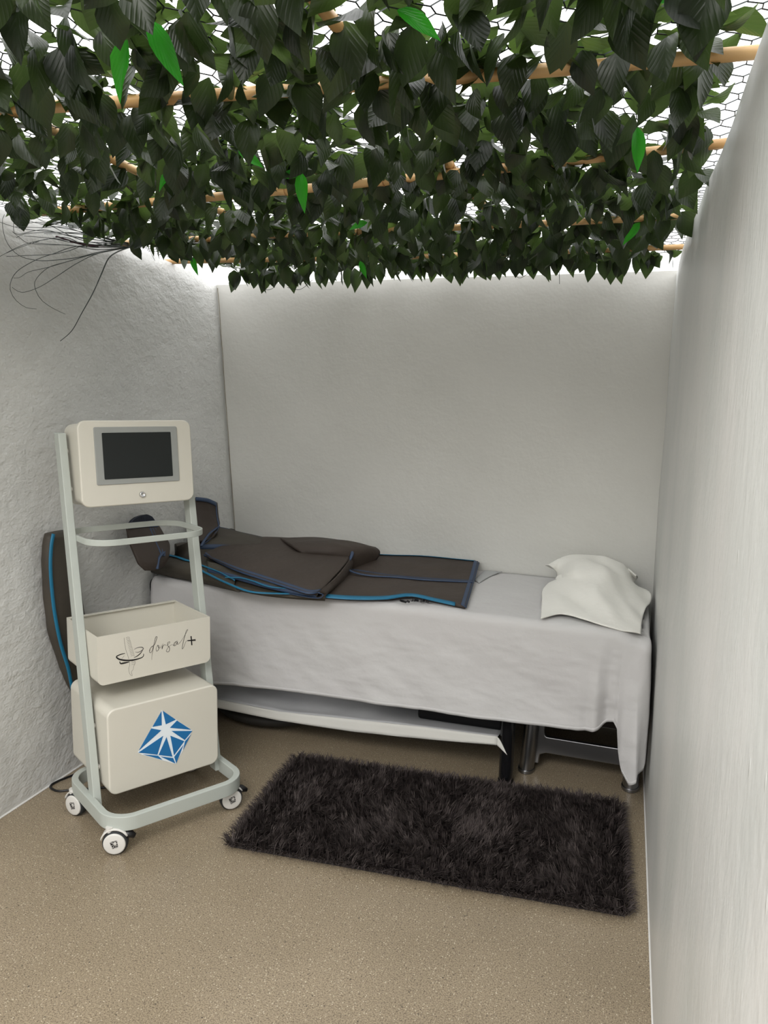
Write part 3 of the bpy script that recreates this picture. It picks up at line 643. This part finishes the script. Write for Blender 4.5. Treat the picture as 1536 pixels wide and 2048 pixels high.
# inner folded lip
MB().box(a0+.004, a0+w-.004, b0+d-.018, b0+d-.002, z0+h-.0025, z0+h+.0005).build('rim', MT['ivory'], tr)
DORSAL = {'d': [(0.2177, 0.5944), (0.2219, 0.6095), (0.2317, 0.614), (0.2282, 0.6008), (0.2215, 0.5925), (0.2178, 0.6007), (0.2241, 0.6123), (0.2373, 0.6203), (0.2442, 0.6361), (0.2472, 0.6462), (0.2422, 0.6461), (0.2364, 0.6269), (0.2322, 0.6064), (0.2274, 0.5859), (0.2256, 0.5659)], 'o': [(0.2458, 0.6144), (0.2423, 0.6043), (0.2443, 0.5943), (0.2509, 0.5983), (0.2534, 0.6107), (0.248, 0.615), (0.2522, 0.6056), (0.2587, 0.6043), (0.2633, 0.6131)], 'r': [(0.2689, 0.6174), (0.2654, 0.6084), (0.2645, 0.5978), (0.2675, 0.6069), (0.2742, 0.612), (0.2819, 0.6072)], 's': [(0.2819, 0.6072), (0.2897, 0.6122), (0.2948, 0.6188), (0.2865, 0.6172), (0.2863, 0.6064), (0.2927, 0.5975), (0.2914, 0.5858), (0.2858, 0.5831), (0.2803, 0.5881), (0.2895, 0.6014), (0.303, 0.6074)], 'a': [(0.303, 0.6074), (0.3096, 0.6028), (0.3177, 0.6133), (0.3234, 0.6161), (0.3121, 0.6122), (0.3091, 0.6019), (0.3163, 0.6015), (0.3233, 0.6132), (0.3231, 0.6035), (0.3323, 0.6082), (0.3462, 0.6231)], 'l': [(0.3462, 0.6231), (0.3579, 0.6406), (0.3645, 0.6503), (0.3592, 0.6491), (0.3508, 0.6244), (0.3434, 0.5995), (0.3413, 0.5827), (0.3478, 0.5898), (0.355, 0.606), (0.3619, 0.6101), (0.3757, 0.6075)]}
PLUS = [[(0.3742, 0.6243), (0.3788, 0.6239), (0.3814, 0.5893), (0.3768, 0.5898)], [(0.362, 0.6117), (0.3938, 0.6095), (0.3947, 0.6031), (0.3624, 0.6081)]]
SPINE = {'ringA': [(0.1304, 0.6097), (0.1129, 0.6085), (0.1005, 0.6037), (0.1084, 0.5938), (0.1266, 0.5858), (0.1471, 0.581), (0.1701, 0.5798), (0.1902, 0.5825), (0.1961, 0.5881), (0.1959, 0.5946)], 'ringB': [(0.1627, 0.6171), (0.1754, 0.6209), (0.1901, 0.6195), (0.1959, 0.6136), (0.1909, 0.6083), (0.1771, 0.6037), (0.1666, 0.6069)], 'ringC': [(0.1609, 0.588), (0.1725, 0.5909), (0.1854, 0.5988), (0.1941, 0.6098)], 'tail': [(0.1111, 0.5848), (0.114, 0.5769), (0.1242, 0.5758), (0.1449, 0.576)], 'inner': [(0.1185, 0.5927), (0.1281, 0.6022)], 'pel': [(0.1449, 0.5777), (0.1456, 0.5649), (0.1421, 0.553), (0.1428, 0.5402), (0.1467, 0.5298), (0.1539, 0.5246), (0.1511, 0.5383), (0.1576, 0.5464), (0.16, 0.5576), (0.1655, 0.567), (0.1647, 0.5756)], 'spL': [(0.1289, 0.6656), (0.1304, 0.6455), (0.1338, 0.6219), (0.1394, 0.6019), (0.1431, 0.5865)], 'w0': [(0.1522, 0.5761), (0.1595, 0.5763), (0.1646, 0.5724)], 'w1': [(0.152, 0.5703), (0.1593, 0.57), (0.1645, 0.5672)], 'w2': [(0.1518, 0.5644), (0.1591, 0.5637), (0.1643, 0.5619)]}
for k in range(13):
    q0 = np.array([.1354, .6627])+(np.array([.151, .5947])-np.array([.1354, .6627]))*(k/12)
    SPINE['v%d' % k] = [tuple(q0), tuple(q0+(.004, .0022)), tuple(q0+(.012, .0004)), tuple(q0+(.0115, -.002))]
def stroke(b, pts, wd, y, n=None):
    C = crom([(p[0], 0, p[1]) for p in pts], n or max(12, 5*len(pts))); N_ = len(C)
    for off in (0,):
        rows = []
        for i in range(N_):
            t = C[min(i+1, N_-1)]-C[max(i-1, 0)]; t = t/(np.linalg.norm(t)+1e-9); nn = np.array([-t[2], 0, t[0]])
            ww = (wd[0]+(wd[1]-wd[0])*math.sin(math.pi*i/(N_-1)))/2 if hasattr(wd, '__len__') else wd/2
            p, q = C[i]+nn*ww, C[i]-nn*ww
            rows.append([(p[0], y, p[2]), (q[0], y, q[2])])
        b.grid(rows)
b = MB()
for k_, s_ in DORSAL.items(): stroke(b, s_, (.0006, .0017), b0-.0006)
for q in PLUS: b.prism(q, b0-.0008, b0-.0002)
b.build('handwritten_lettering', MT['ink'], tr)['label'] = 'handwritten black word dorsal with a plus sign'
b = MB(); g = MB()
for k_, s_ in SPINE.items():
    if k_ in ('ringA', 'tail'): stroke(b, s_, (.002, .0058), b0-.0006)
    elif k_ in ('ringB', 'ringC'): stroke(b if k_ == 'ringC' else g, s_, (.001, .0032), b0-.0007)
    else: stroke(g, s_, .0009, b0-.0005)
b.build('ring_emblem', MT['ink'], tr); g.build('spine_emblem', MT['inkg'], tr)
# screen unit
a0, b0, z0, w, d, h, ln_ = .047, .161, 1.104, .413, .160, .296, .0873
def scf(x, y, z):
    zz = z-z0; yy = y-b0
    return (x, b0+yy*math.cos(ln_)+zz*math.sin(ln_), z0+zz*math.cos(ln_)-yy*math.sin(ln_))
sc_ = MB().prism(rrect(a0, a0+w, z0, z0+h, .030, 8), b0, b0+.020, scf)
scr = sc_.build('screen_housing', MT['ivory'], K, bevel=.005, seg=3)
MB().prism(rrect(a0+.006, a0+w-.006, z0+.006, z0+h-.006, .030, 8), b0+.018, b0+d, scf).build('rear_housing', MT['ivory'], scr, bevel=.012, seg=3)
MB().prism(rrect(.1005, .4035, 1.178, 1.377, .006, 4), b0-.004, b0+.002, scf).build('bezel', MT['bezel'], scr, bevel=.002)
MB().prism(rrect(.127, .3775, 1.197, 1.357, .003, 4), b0-.0052, b0-.0036, scf).build('display', MT['screen'], scr)
bc = scf(.259, b0, 1.137); nrm = (0, -math.cos(ln_), math.sin(ln_))
MB().lathe([(0, .0045), (.006, .0045), (.0062, .006), (.0078, .0075), (.0100, .006), (.0112, 0), (0, 0)], bc, nrm, 28).build('power_button', MT['chrome'], scr, smooth=True)
for zz_ in (1.16, 1.29):
    for aa in (.036, .464): MB().lathe([(0, -.006), (.008, -.006), (.008, .006), (0, .006)], (aa+.004, LEAN*zz_+.022, zz_), (1, 0, 0), 16).build('spacer', MT['cap'], K)
# casters
cst, sst = math.cos(TY), math.sin(TY)
def caster(a, bq, wdir, mark=True):
    wdir = np.array(wdir)/np.linalg.norm(wdir); ax = np.array([wdir[0]*cst+wdir[1]*sst, -wdir[0]*sst+wdir[1]*cst, 0]); sd = np.cross((0, 0, 1), ax)
    c0 = np.array([a, bq, .041])
    e = bpy.data.objects.new('caster', None); COL.objects.link(e); e.parent = K; e.location = c0
    MB().lathe([(0, -.016), (.030, -.016), (.038, -.014), (.041, -.009), (.041, .009), (.038, .014), (.030, .016), (0, .016)], (0, 0, 0), ax, 36).build('tyre', MT['rubber'], e, smooth=True)
    MB().lathe([(0, .0195), (.031, .0195), (.0345, .0185), (.036, .016), (.0355, .012), (.0, .012)], (0, 0, 0), ax, 36).build('hub_cap', MT['cap'], e, smooth=True)
    # hood fork over the top of the wheel, swung to the rear
    rows = []
    for t in np.linspace(15, 150, 14):
        t = math.radians(t); rr = .046
        rows.append([sd*(-rr*math.cos(t))*(-1)*-1 + np.array([0, 0, rr*math.sin(t)]) + ax*k for k in (-.022, -.018, 0, .012)])
    MB().grid(rows).build('hood', MT['cap'], e, smooth=True, solid=.004)
    MB().tube([np.array([0, 0, .036])-sd*.018, np.array([0, 0, .052])-sd*.018], .012, 14).build('swivel_stem', MT['cap'], e)
    p = [np.array([0, 0, .026])+sd*.026-ax*.010, np.array([0, 0, .022])+sd*.044-ax*.008, np.array([0, 0, .014])+sd*.062-ax*.006]
    MB().tube(p, [.017, .016, .009], 12, flat=.8).build('brake_lever', MT['black'], e, smooth=True)
    b = MB()
    cx, cz = .245, .285
    for t in LOGO:
        pts = []
        for x, z in t:
            u_, v_ = (x-cx)*.155, (z-cz)*.155; an = math.radians(-38)
            u2, v2 = u_*math.cos(an)-v_*math.sin(an), u_*math.sin(an)+v_*math.cos(an)
            pts.append(sd*u2+np.array([0, 0, v2])+ax*.0199)
        b.add(pts, [(0, 1, 2)])
    b.build('star_mark', MT['ink'], e)
# the wheel logo reads upright, so sd points to the viewer's right
caster(.012, -.133, (.42, -.9)); caster(.445, -.118, (.72, -.68)); caster(-.004, .185, (-.12, -1)); caster(.46, .235, (.5, -.85))
# power cable
pts = [(300, 1560), (225, 1573), (170, 1578), (141, 1580), (117, 1582), (103, 1577), (101, 1571), (113, 1563), (141, 1552), (165, 1543), (200, 1530)]
cp = [np.array(onz(p, .006)) for p in pts]
for p in cp: p[0] = max(p[0], leftx(p[1], 0)+.010)
tag(MB().tube([tuple(p) for p in crom(cp, 80)], .0042, 8).build('power_cable', MT['black'], None, smooth=True), 'black power cable looping on the floor behind the trolley', 'cable')

# ------------------------------------------------------------------ garment leaning behind the trolley
GS = thing('compression_sleeve', 'charcoal padded sleeve with a teal zip standing against the left wall behind the trolley', 'garment', (-2.06, 2.25, 0))
sec = [(.0, 2.50, 2.62, .028), (.2, 2.42, 2.55, .034), (.30, 2.34, 2.49, .036), (.39, 2.280, 2.44, .036), (.585, 2.205, 2.38, .038), (.70, 2.186, 2.36, .038), (.80, 2.180, 2.34, .036), (.88, 2.180, 2.33, .034), (.95, 2.190, 2.31, .030), (.982, 2.198, 2.30, .022)]
sc2 = crom([(y0, y1, z) for z, y0, y1, t in sec], 46); tt2 = np.interp(sc2[:, 2], [s_[0] for s_ in sec], [s_[3] for s_ in sec])
rows = []
for (y0, y1, z), t_ in zip(sc2, tt2):
    r = []
    for a in np.linspace(0, 2*math.pi, 30, endpoint=False):
        y = (y0+y1)/2+(y1-y0)/2*np.sign(math.cos(a))*abs(math.cos(a))**.7; x = leftx(y, z)+.044+t_*np.sign(math.sin(a))*abs(math.sin(a))**.8
        r.append((x+2.06+.003*nz(y, z, 0, 25), y-2.25+.004*nz(z, a, 3, 14), max(z, .001)))
    rows.append(r)
b = MB().grid(rows, close_v=True); b.f.append(tuple(range(30))); b.f.append(tuple(45*30+i for i in range(29, -1, -1)))
b.build('sleeve_body', MT['garmi'], GS, smooth=True)
zp = [(107, 1068), (103, 1090), (101, 1130), (104, 1180), (110, 1230), (121, 1285), (136, 1335), (142, 1364), (146, 1385)]
C = crom([onx(p, -2.022) for p in zp], 50)
MB().tube([(p[0]+2.06, p[1]-2.25, p[2]) for p in C], .008, 8, flat=.6, upv=(1, 0, 0)).build('zip', MT['teal'], GS, smooth=True)

# ------------------------------------------------------------------ bamboo poles
def pole(p0, p1, r, label, ph):
    p0, p1 = np.array(p0), np.array(p1); Ln = np.linalg.norm(p1-p0); n = 90; pts = []; rs = []
    o = thing('bamboo_pole', label, 'bamboo pole', tuple((p0+p1)/2), 0, 'bamboo poles carrying the leaf screen')
    c = (p0+p1)/2; nodes = np.arange(ph, Ln, .31)
    for i in range(n):
        t = i/(n-1); s_ = t*Ln; q = p0+(p1-p0)*t-c; q = q+np.array([0, 0, .006*math.sin(t*5+ph*9)])
        dd = min(abs(s_-k) for k in nodes); rr = r*(1+.16*math.exp(-(dd/.008)**2))*(1-.15*t); pts.append(q); rs.append(rr)
    MB().tube(pts, rs, 12).build('cane', MT['bamboo'], o, smooth=True)
    for k in nodes:
        if k > Ln: continue
        t = k/Ln; q = p0+(p1-p0)*t-c+np.array([0, 0, .006*math.sin(t*5+ph*9)]); dv = (p1-p0)/Ln
        MB().tube([q-dv*.0018, q+dv*.0018], r*1.19*(1-.15*t), 12).build('node_ring', MT['node'], o)
ZP = 2.088
def pz(p, z=ZP): return onz(p, z)
a, c_ = pz((60, 221)), pz((1230, 122)); pole(a+(a-c_)*.62, c_+(c_-a)*.45, .0135, 'nearest bamboo pole, crossing the top of the picture from side to side', .1)
a, c_ = pz((780, 356)), pz((1445, 288)); pole(a+(a-c_)*1.75, c_+(c_-a)*.2, .0135, 'second bamboo pole back, crossing under the middle of the leaf screen', .2)
a, c_ = pz((930, 452)), pz((1385, 427)); pole(a+(a-c_)*2.3, c_+(c_-a)*.2, .0125, 'third bamboo pole back, running behind the hanging leaves', .05)
a, c_ = pz((790, 511)), pz((1355, 493)); pole(a+(a-c_)*1.45, c_+(c_-a)*.2, .0120, 'farthest bamboo pole, beside the back wall top', .15)
a, c_ = pz((740, 130), 2.112), pz((960, 400), 2.112); pole(a+(a-c_)*1.1, c_+(c_-a)*.9, .0125, 'lengthwise bamboo pole running away from the viewer near the middle', .22)
a, c_ = pz((90, 255), 2.112), pz((395, 397), 2.112); pole(a+(a-c_)*.9, c_+(c_-a)*1.0, .0125, 'lengthwise bamboo pole running away from the viewer at the left', .12)

# ------------------------------------------------------------------ leaf screen
LS = thing('leaf_screen', 'artificial ivy leaf screen on black netting lying over the bamboo poles', 'leaf screen', (-1.0, 2.2, 2.1))
def SLF(p): return (p[0]+1.0, p[1]-2.2, p[2]-2.1)
def netz(x, y): return 2.112+.022*math.sin(3.1*x+1)*math.sin(4.7*y)+.035*(1-sstep(-2.2, -1.9, x))
YN0, YN1 = .92, 3.46
verts = []; faces = []
def seg(p, q, r=.0015):
    p = np.array(p); q = np.array(q); d = q-p; d = d/np.linalg.norm(d); x = np.cross(d, (0, 0, 1)); x /= np.linalg.norm(x)+1e-9; y = np.cross(x, d); o = len(verts)
    for b_ in (p, q):
        for a in (0, 2.094, 4.189): verts.append(tuple(SLF(b_+r*(math.cos(a)*x+math.sin(a)*y))))
    for k in range(3): faces.append((o+k, o+(k+1) % 3, o+3+(k+1) % 3, o+3+k))
hx, hy = .045, .040; ix = 0
x = -2.3
while x < .14:
    y = YN0; j = 0
    while y < YN1:
        off = hx/2 if j % 2 else 0
        jit = lambda a_, b_: (a_+.004*nz(a_, b_, 0, 30), b_+.004*nz(a_, b_, 7, 30))
        A = jit(x+off, y); B_ = jit(x+off, y+hy*.6); Cc = jit(x+off+hx/2, y+hy); D_ = jit(x+off-hx/2, y+hy)
        P3 = lambda q: (q[0], q[1], netz(*q))
        if A[0] < rightx(A[1], 2)+.05:
            seg(P3(A), P3(B_)); seg(P3(B_), P3(Cc)); seg(P3(B_), P3(D_))
        y += hy; j += 1
    x += hx
b = MB(); b.v = verts; b.f = faces
me = bpy.data.meshes.new('netting'); me.from_pydata(verts, [], faces); me.materials.append(MT['net']); no = bpy.data.objects.new('netting', me); COL.objects.link(no); no.parent = LS
# leaf template: ovate blade folded a little along the midrib
lt = np.linspace(0, 1, 7); wdt = np.array([.04, .39, .50, .48, .37, .19, .0])
TV = []; TU = []
for t_, w_ in zip(lt, wdt):
    for s_ in (-1, -.5, 0, .5, 1):
        TV.append((s_*w_, t_, .13*abs(s_)*w_*1.6-.10*t_*t_)); TU.append((s_*w_*2, t_))
TV = np.array(TV); TU = np.array(TU)
TF = [(i*5+j, i*5+j+1, (i+1)*5+j+1, (i+1)*5+j) for i in range(6) for j in range(4)]
TF = np.array(TF)
def leaves(specs, name, m, parent=LS):
    n = len(specs); V = np.zeros((n, len(TV), 3)); tint = np.zeros((n, len(TV)))
    for i, (p, d, nr, Ln, Wd, cu, ti) in enumerate(specs):
        d = d/np.linalg.norm(d); nr = nr-d*(nr@d); nr = nr/np.linalg.norm(nr); x = np.cross(d, nr)
        tv = TV.copy(); tv[:, 2] = tv[:, 2]*1.0 - cu*tv[:, 1]**2 + .04*np.sin(tv[:, 1]*7+i)*np.sign(tv[:, 0])*abs(tv[:, 0])*2
        V[i] = np.array(p)+np.outer(tv[:, 0]*Wd, x)+np.outer(tv[:, 1]*Ln, d)+np.outer(tv[:, 2]*Ln, nr); tint[i] = ti
    V = V.reshape(-1, 3)-np.array([-1.0, 2.2, 2.1])
    Fc = (np.arange(n)[:, None, None]*len(TV)+TF[None]).reshape(-1, 4)
    me = bpy.data.meshes.new(name); me.vertices.add(len(V)); me.vertices.foreach_set('co', V.ravel())
    me.loops.add(Fc.size); me.loops.foreach_set('vertex_index', Fc.ravel()); me.polygons.add(len(Fc))
    me.polygons.foreach_set('loop_start', np.arange(len(Fc))*4); me.polygons.foreach_set('loop_total', np.full(len(Fc), 4)); me.update()
    me.polygons.foreach_set('use_smooth', np.ones(len(Fc), bool))
    uv = me.uv_layers.new(name='UVMap'); U = np.tile(TU, (n, 1))[Fc.ravel()]; uv.data.foreach_set('uv', U.ravel().astype(np.float32))
    at = me.attributes.new('tint', 'FLOAT', 'POINT'); at.data.foreach_set('value', tint.ravel())
    me.materials.append(m); o = bpy.data.objects.new(name, me); COL.objects.link(o); o.parent = parent; return o
sp = []
def ledge(y): return rightx(y, 2)-.035-.02*nz(y, 0, 0, 5)-.03*sstep(2.2, 3.4, y)
row = YN0
while row < YN1-.02:       # garlands run from side to side
    x = -2.35+random.uniform(0, .05)
    while x < ledge(row):
        dens = 2.85+1.7*nz(x, row*1.7, 3, 3.4)+.5*sstep(-.9, -.2, x)
        k_ = int(dens)+(1 if random.random() < dens-int(dens) else 0)
        for k in range(max(k_, 0)):
            y = row+random.uniform(-.022, .022); xx = x+random.uniform(-.03, .03); z = netz(xx, y)
            if xx < -2.03 and row > 1.75: continue
            Ln = random.uniform(.062, .096); Wd = Ln*random.uniform(.62, .80)
            if random.random() < (.31 if xx > -1.95 else .08):       # hanging blade
                d = np.array([random.gauss(0, .38), random.gauss(0, .35), -1.0]); az = random.gauss(-math.pi/2, .95)
                nr = np.array([math.cos(az), math.sin(az), .15]); z += random.uniform(-.04, .005)
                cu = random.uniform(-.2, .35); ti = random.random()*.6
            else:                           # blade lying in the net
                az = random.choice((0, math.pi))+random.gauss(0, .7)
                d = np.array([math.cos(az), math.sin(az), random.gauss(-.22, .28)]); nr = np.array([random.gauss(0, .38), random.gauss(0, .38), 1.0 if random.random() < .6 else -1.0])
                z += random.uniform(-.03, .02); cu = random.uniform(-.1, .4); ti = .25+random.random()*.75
            sp.append(((xx, y, z), d, nr, Ln, Wd, cu, ti))
        x += .064
    row += .078
# fringe of blades hanging along the back edge
x = -2.0
while x < -.06:
    Ln = random.uniform(.075, .115); y = YN1+random.uniform(-.06, .01)
    sp.append(((x, y, netz(x, y)-.006-random.uniform(0, .02)), np.array([random.gauss(0, .22), random.gauss(0, .2), -1]), np.array([random.gauss(0, .6), -1, .1]), Ln, Ln*random.uniform(.5, .68), random.uniform(-.1, .3), random.random()*.5))
    x += random.uniform(.018, .05)
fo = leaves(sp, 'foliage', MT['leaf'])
# a few bright green blades
for pxl, zz_, dd, Ln in (((255, 80), 2.09, (-.5, .2, -.9), .10), ((300, 40), 2.10, (.3, .2, -.7), .10), ((1275, 255), 2.075, (.1, 0, -1), .085), ((1300, 4), 2.11, (1, .1, .1), .09), ((603, 345), 2.07, (.05, 0, -1), .095), ((600, 350), 2.075, (-1, 0, .05), .07), ((340, 345), 2.08, (-.6, 0, -.6), .06), ((735, 445), 2.06, (-.9, 0, -.2), .07), ((1280, 445), 2.07, (-.6, 0, -.8), .08), ((385, 515), 2.045, (.2, 0, -.7), .07), ((720, 522), 2.04, (.3, 0, -.7), .07), ((795, 20), 2.1, (.8, 0, -.5), .08), ((475, 300), 2.09, (.5, .3, -.3), .07)):
    p = onz(pxl, zz_-.02)
    leaves([(tuple(p), np.array(dd, float), np.array([.2, -1, .2]), Ln, Ln*.34, .1, random.random())], 'bright_blade', MT['leafb'])['label'] = 'bright green narrow blade'
# loose wires at the back edge
b = MB()
for pl in ([(505, 553), (525, 577), (545, 577), (560, 555)], [(575, 575), (600, 579), (625, 560)], [(1020, 535), (1040, 556), (1075, 530), (1082, 515)], [(1118, 520), (1119, 568)], [(1345, 520), (1346, 535)]):
    MB().tube([SLF(p) for p in crom([ony(q, 3.43) for q in pl], 20)], .0011, 5).build('loose_tie', MT['net'], LS)

# ------------------------------------------------------------------ grass tuft
GR = thing('grass_tuft', 'tuft of thin dark artificial grass fanning from the top of the left wall', 'grass tuft', (-2.05, 2.8, 2.08))
cur = [[(1180, 515), (1060, 560), (980, 620), (920, 750), (840, 930), (740, 1110), (650, 1270), (545, 1365)], [(1180, 515), (900, 560), (700, 610), (480, 635), (330, 635), (170, 590), (60, 470), (20, 300), (40, 220)],
       [(1100, 500), (800, 500), (640, 520), (500, 570), (330, 630), (150, 740), (90, 870), (130, 980), (230, 1060), (330, 1075)], [(1180, 515), (900, 570), (700, 660), (500, 790), (350, 880), (200, 925), (110, 880)],
       [(1180, 515), (850, 580), (600, 650), (430, 700), (260, 740), (180, 790), (125, 795)], [(1180, 515), (850, 580), (600, 650), (440, 700), (330, 800), (315, 880), (370, 990), (480, 1070), (590, 1122)],
       [(1180, 515), (800, 500), (620, 550), (480, 580), (300, 590), (60, 600)], [(1180, 515), (900, 540), (640, 500), (440, 495), (260, 480), (190, 440), (110, 375)], [(1180, 500), (1000, 470), (800, 440), (560, 400), (400, 395)],
       [(1180, 500), (1000, 470), (800, 410), (500, 380), (200, 350), (0, 290)], [(1180, 500), (900, 420), (700, 350), (500, 310), (380, 280), (235, 180)], [(1180, 500), (900, 410), (650, 320), (540, 300), (430, 240), (335, 170)],
       [(1180, 500), (800, 400), (560, 385), (350, 385), (215, 400), (150, 430)], [(1180, 515), (1000, 500), (700, 440), (400, 300), (180, 310), (130, 290)], [(1180, 515), (800, 500), (600, 430), (400, 450), (200, 500), (0, 600)],
       [(1180, 515), (700, 480), (460, 440), (300, 480), (150, 530), (60, 570)], [(1150, 480), (700, 430), (400, 360), (150, 400), (125, 300), (125, 210)], [(1330, 500), (1360, 560), (1400, 640)],
       [(1180, 515), (900, 500), (700, 470), (500, 440), (220, 415)], [(1180, 515), (900, 520), (620, 500), (480, 490), (300, 475)], [(1180, 500), (900, 440), (600, 340), (350, 340), (140, 330)], [(1180, 500), (950, 440), (700, 370), (300, 290), (180, 210)]]
def gpt(q, x): return onx((q[0]/4.518, 380+q[1]/4.518), x)
for i, c in enumerate(cur):
    x1 = -2.05+random.uniform(.03, .16); n = len(c)
    pts = [gpt(q, -2.085+(x1+2.085)*(k/(n-1))**.7) for k, q in enumerate(c)]
    C = crom(pts, 44); th_ = .0013 if i not in (0,) else .0020
    MB().tube([(p[0]+2.05, p[1]-2.8, p[2]-2.08) for p in C], np.linspace(th_*1.6, th_*.55, 44), 5).build('blade', MT['grass'], GR, smooth=True)
for k in range(14):
    q0 = (1180, 500+random.uniform(-20, 20)); q1 = (random.uniform(780, 950), random.uniform(360, 520)); 
    C = crom([gpt(q0, -2.08), gpt(((q0[0]+q1[0])/2, (q0[1]+q1[1])/2-10), -2.05), gpt(q1, -2.03)], 14)
    MB().tube([(p[0]+2.05, p[1]-2.8, p[2]-2.08) for p in C], np.linspace(.004, .001, 14), 5, flat=.4).build('blade', MT['grass'], GR, smooth=True)
for q0, q1 in (((900, 520), (640, 465)), ((820, 500), (510, 420)), ((940, 510), (720, 480))):
    C = crom([gpt(q0, -2.04), gpt(((q0[0]+q1[0])/2, (q0[1]+q1[1])/2+6), -2.03), gpt(q1, -2.02)], 12)
    MB().tube([(p[0]+2.05, p[1]-2.8, p[2]-2.08) for p in C], np.linspace(.003, .005, 12), 6, flat=.6).build('flower_spike', MT['purple'], GR, smooth=True)['label'] = 'dark purple spike'
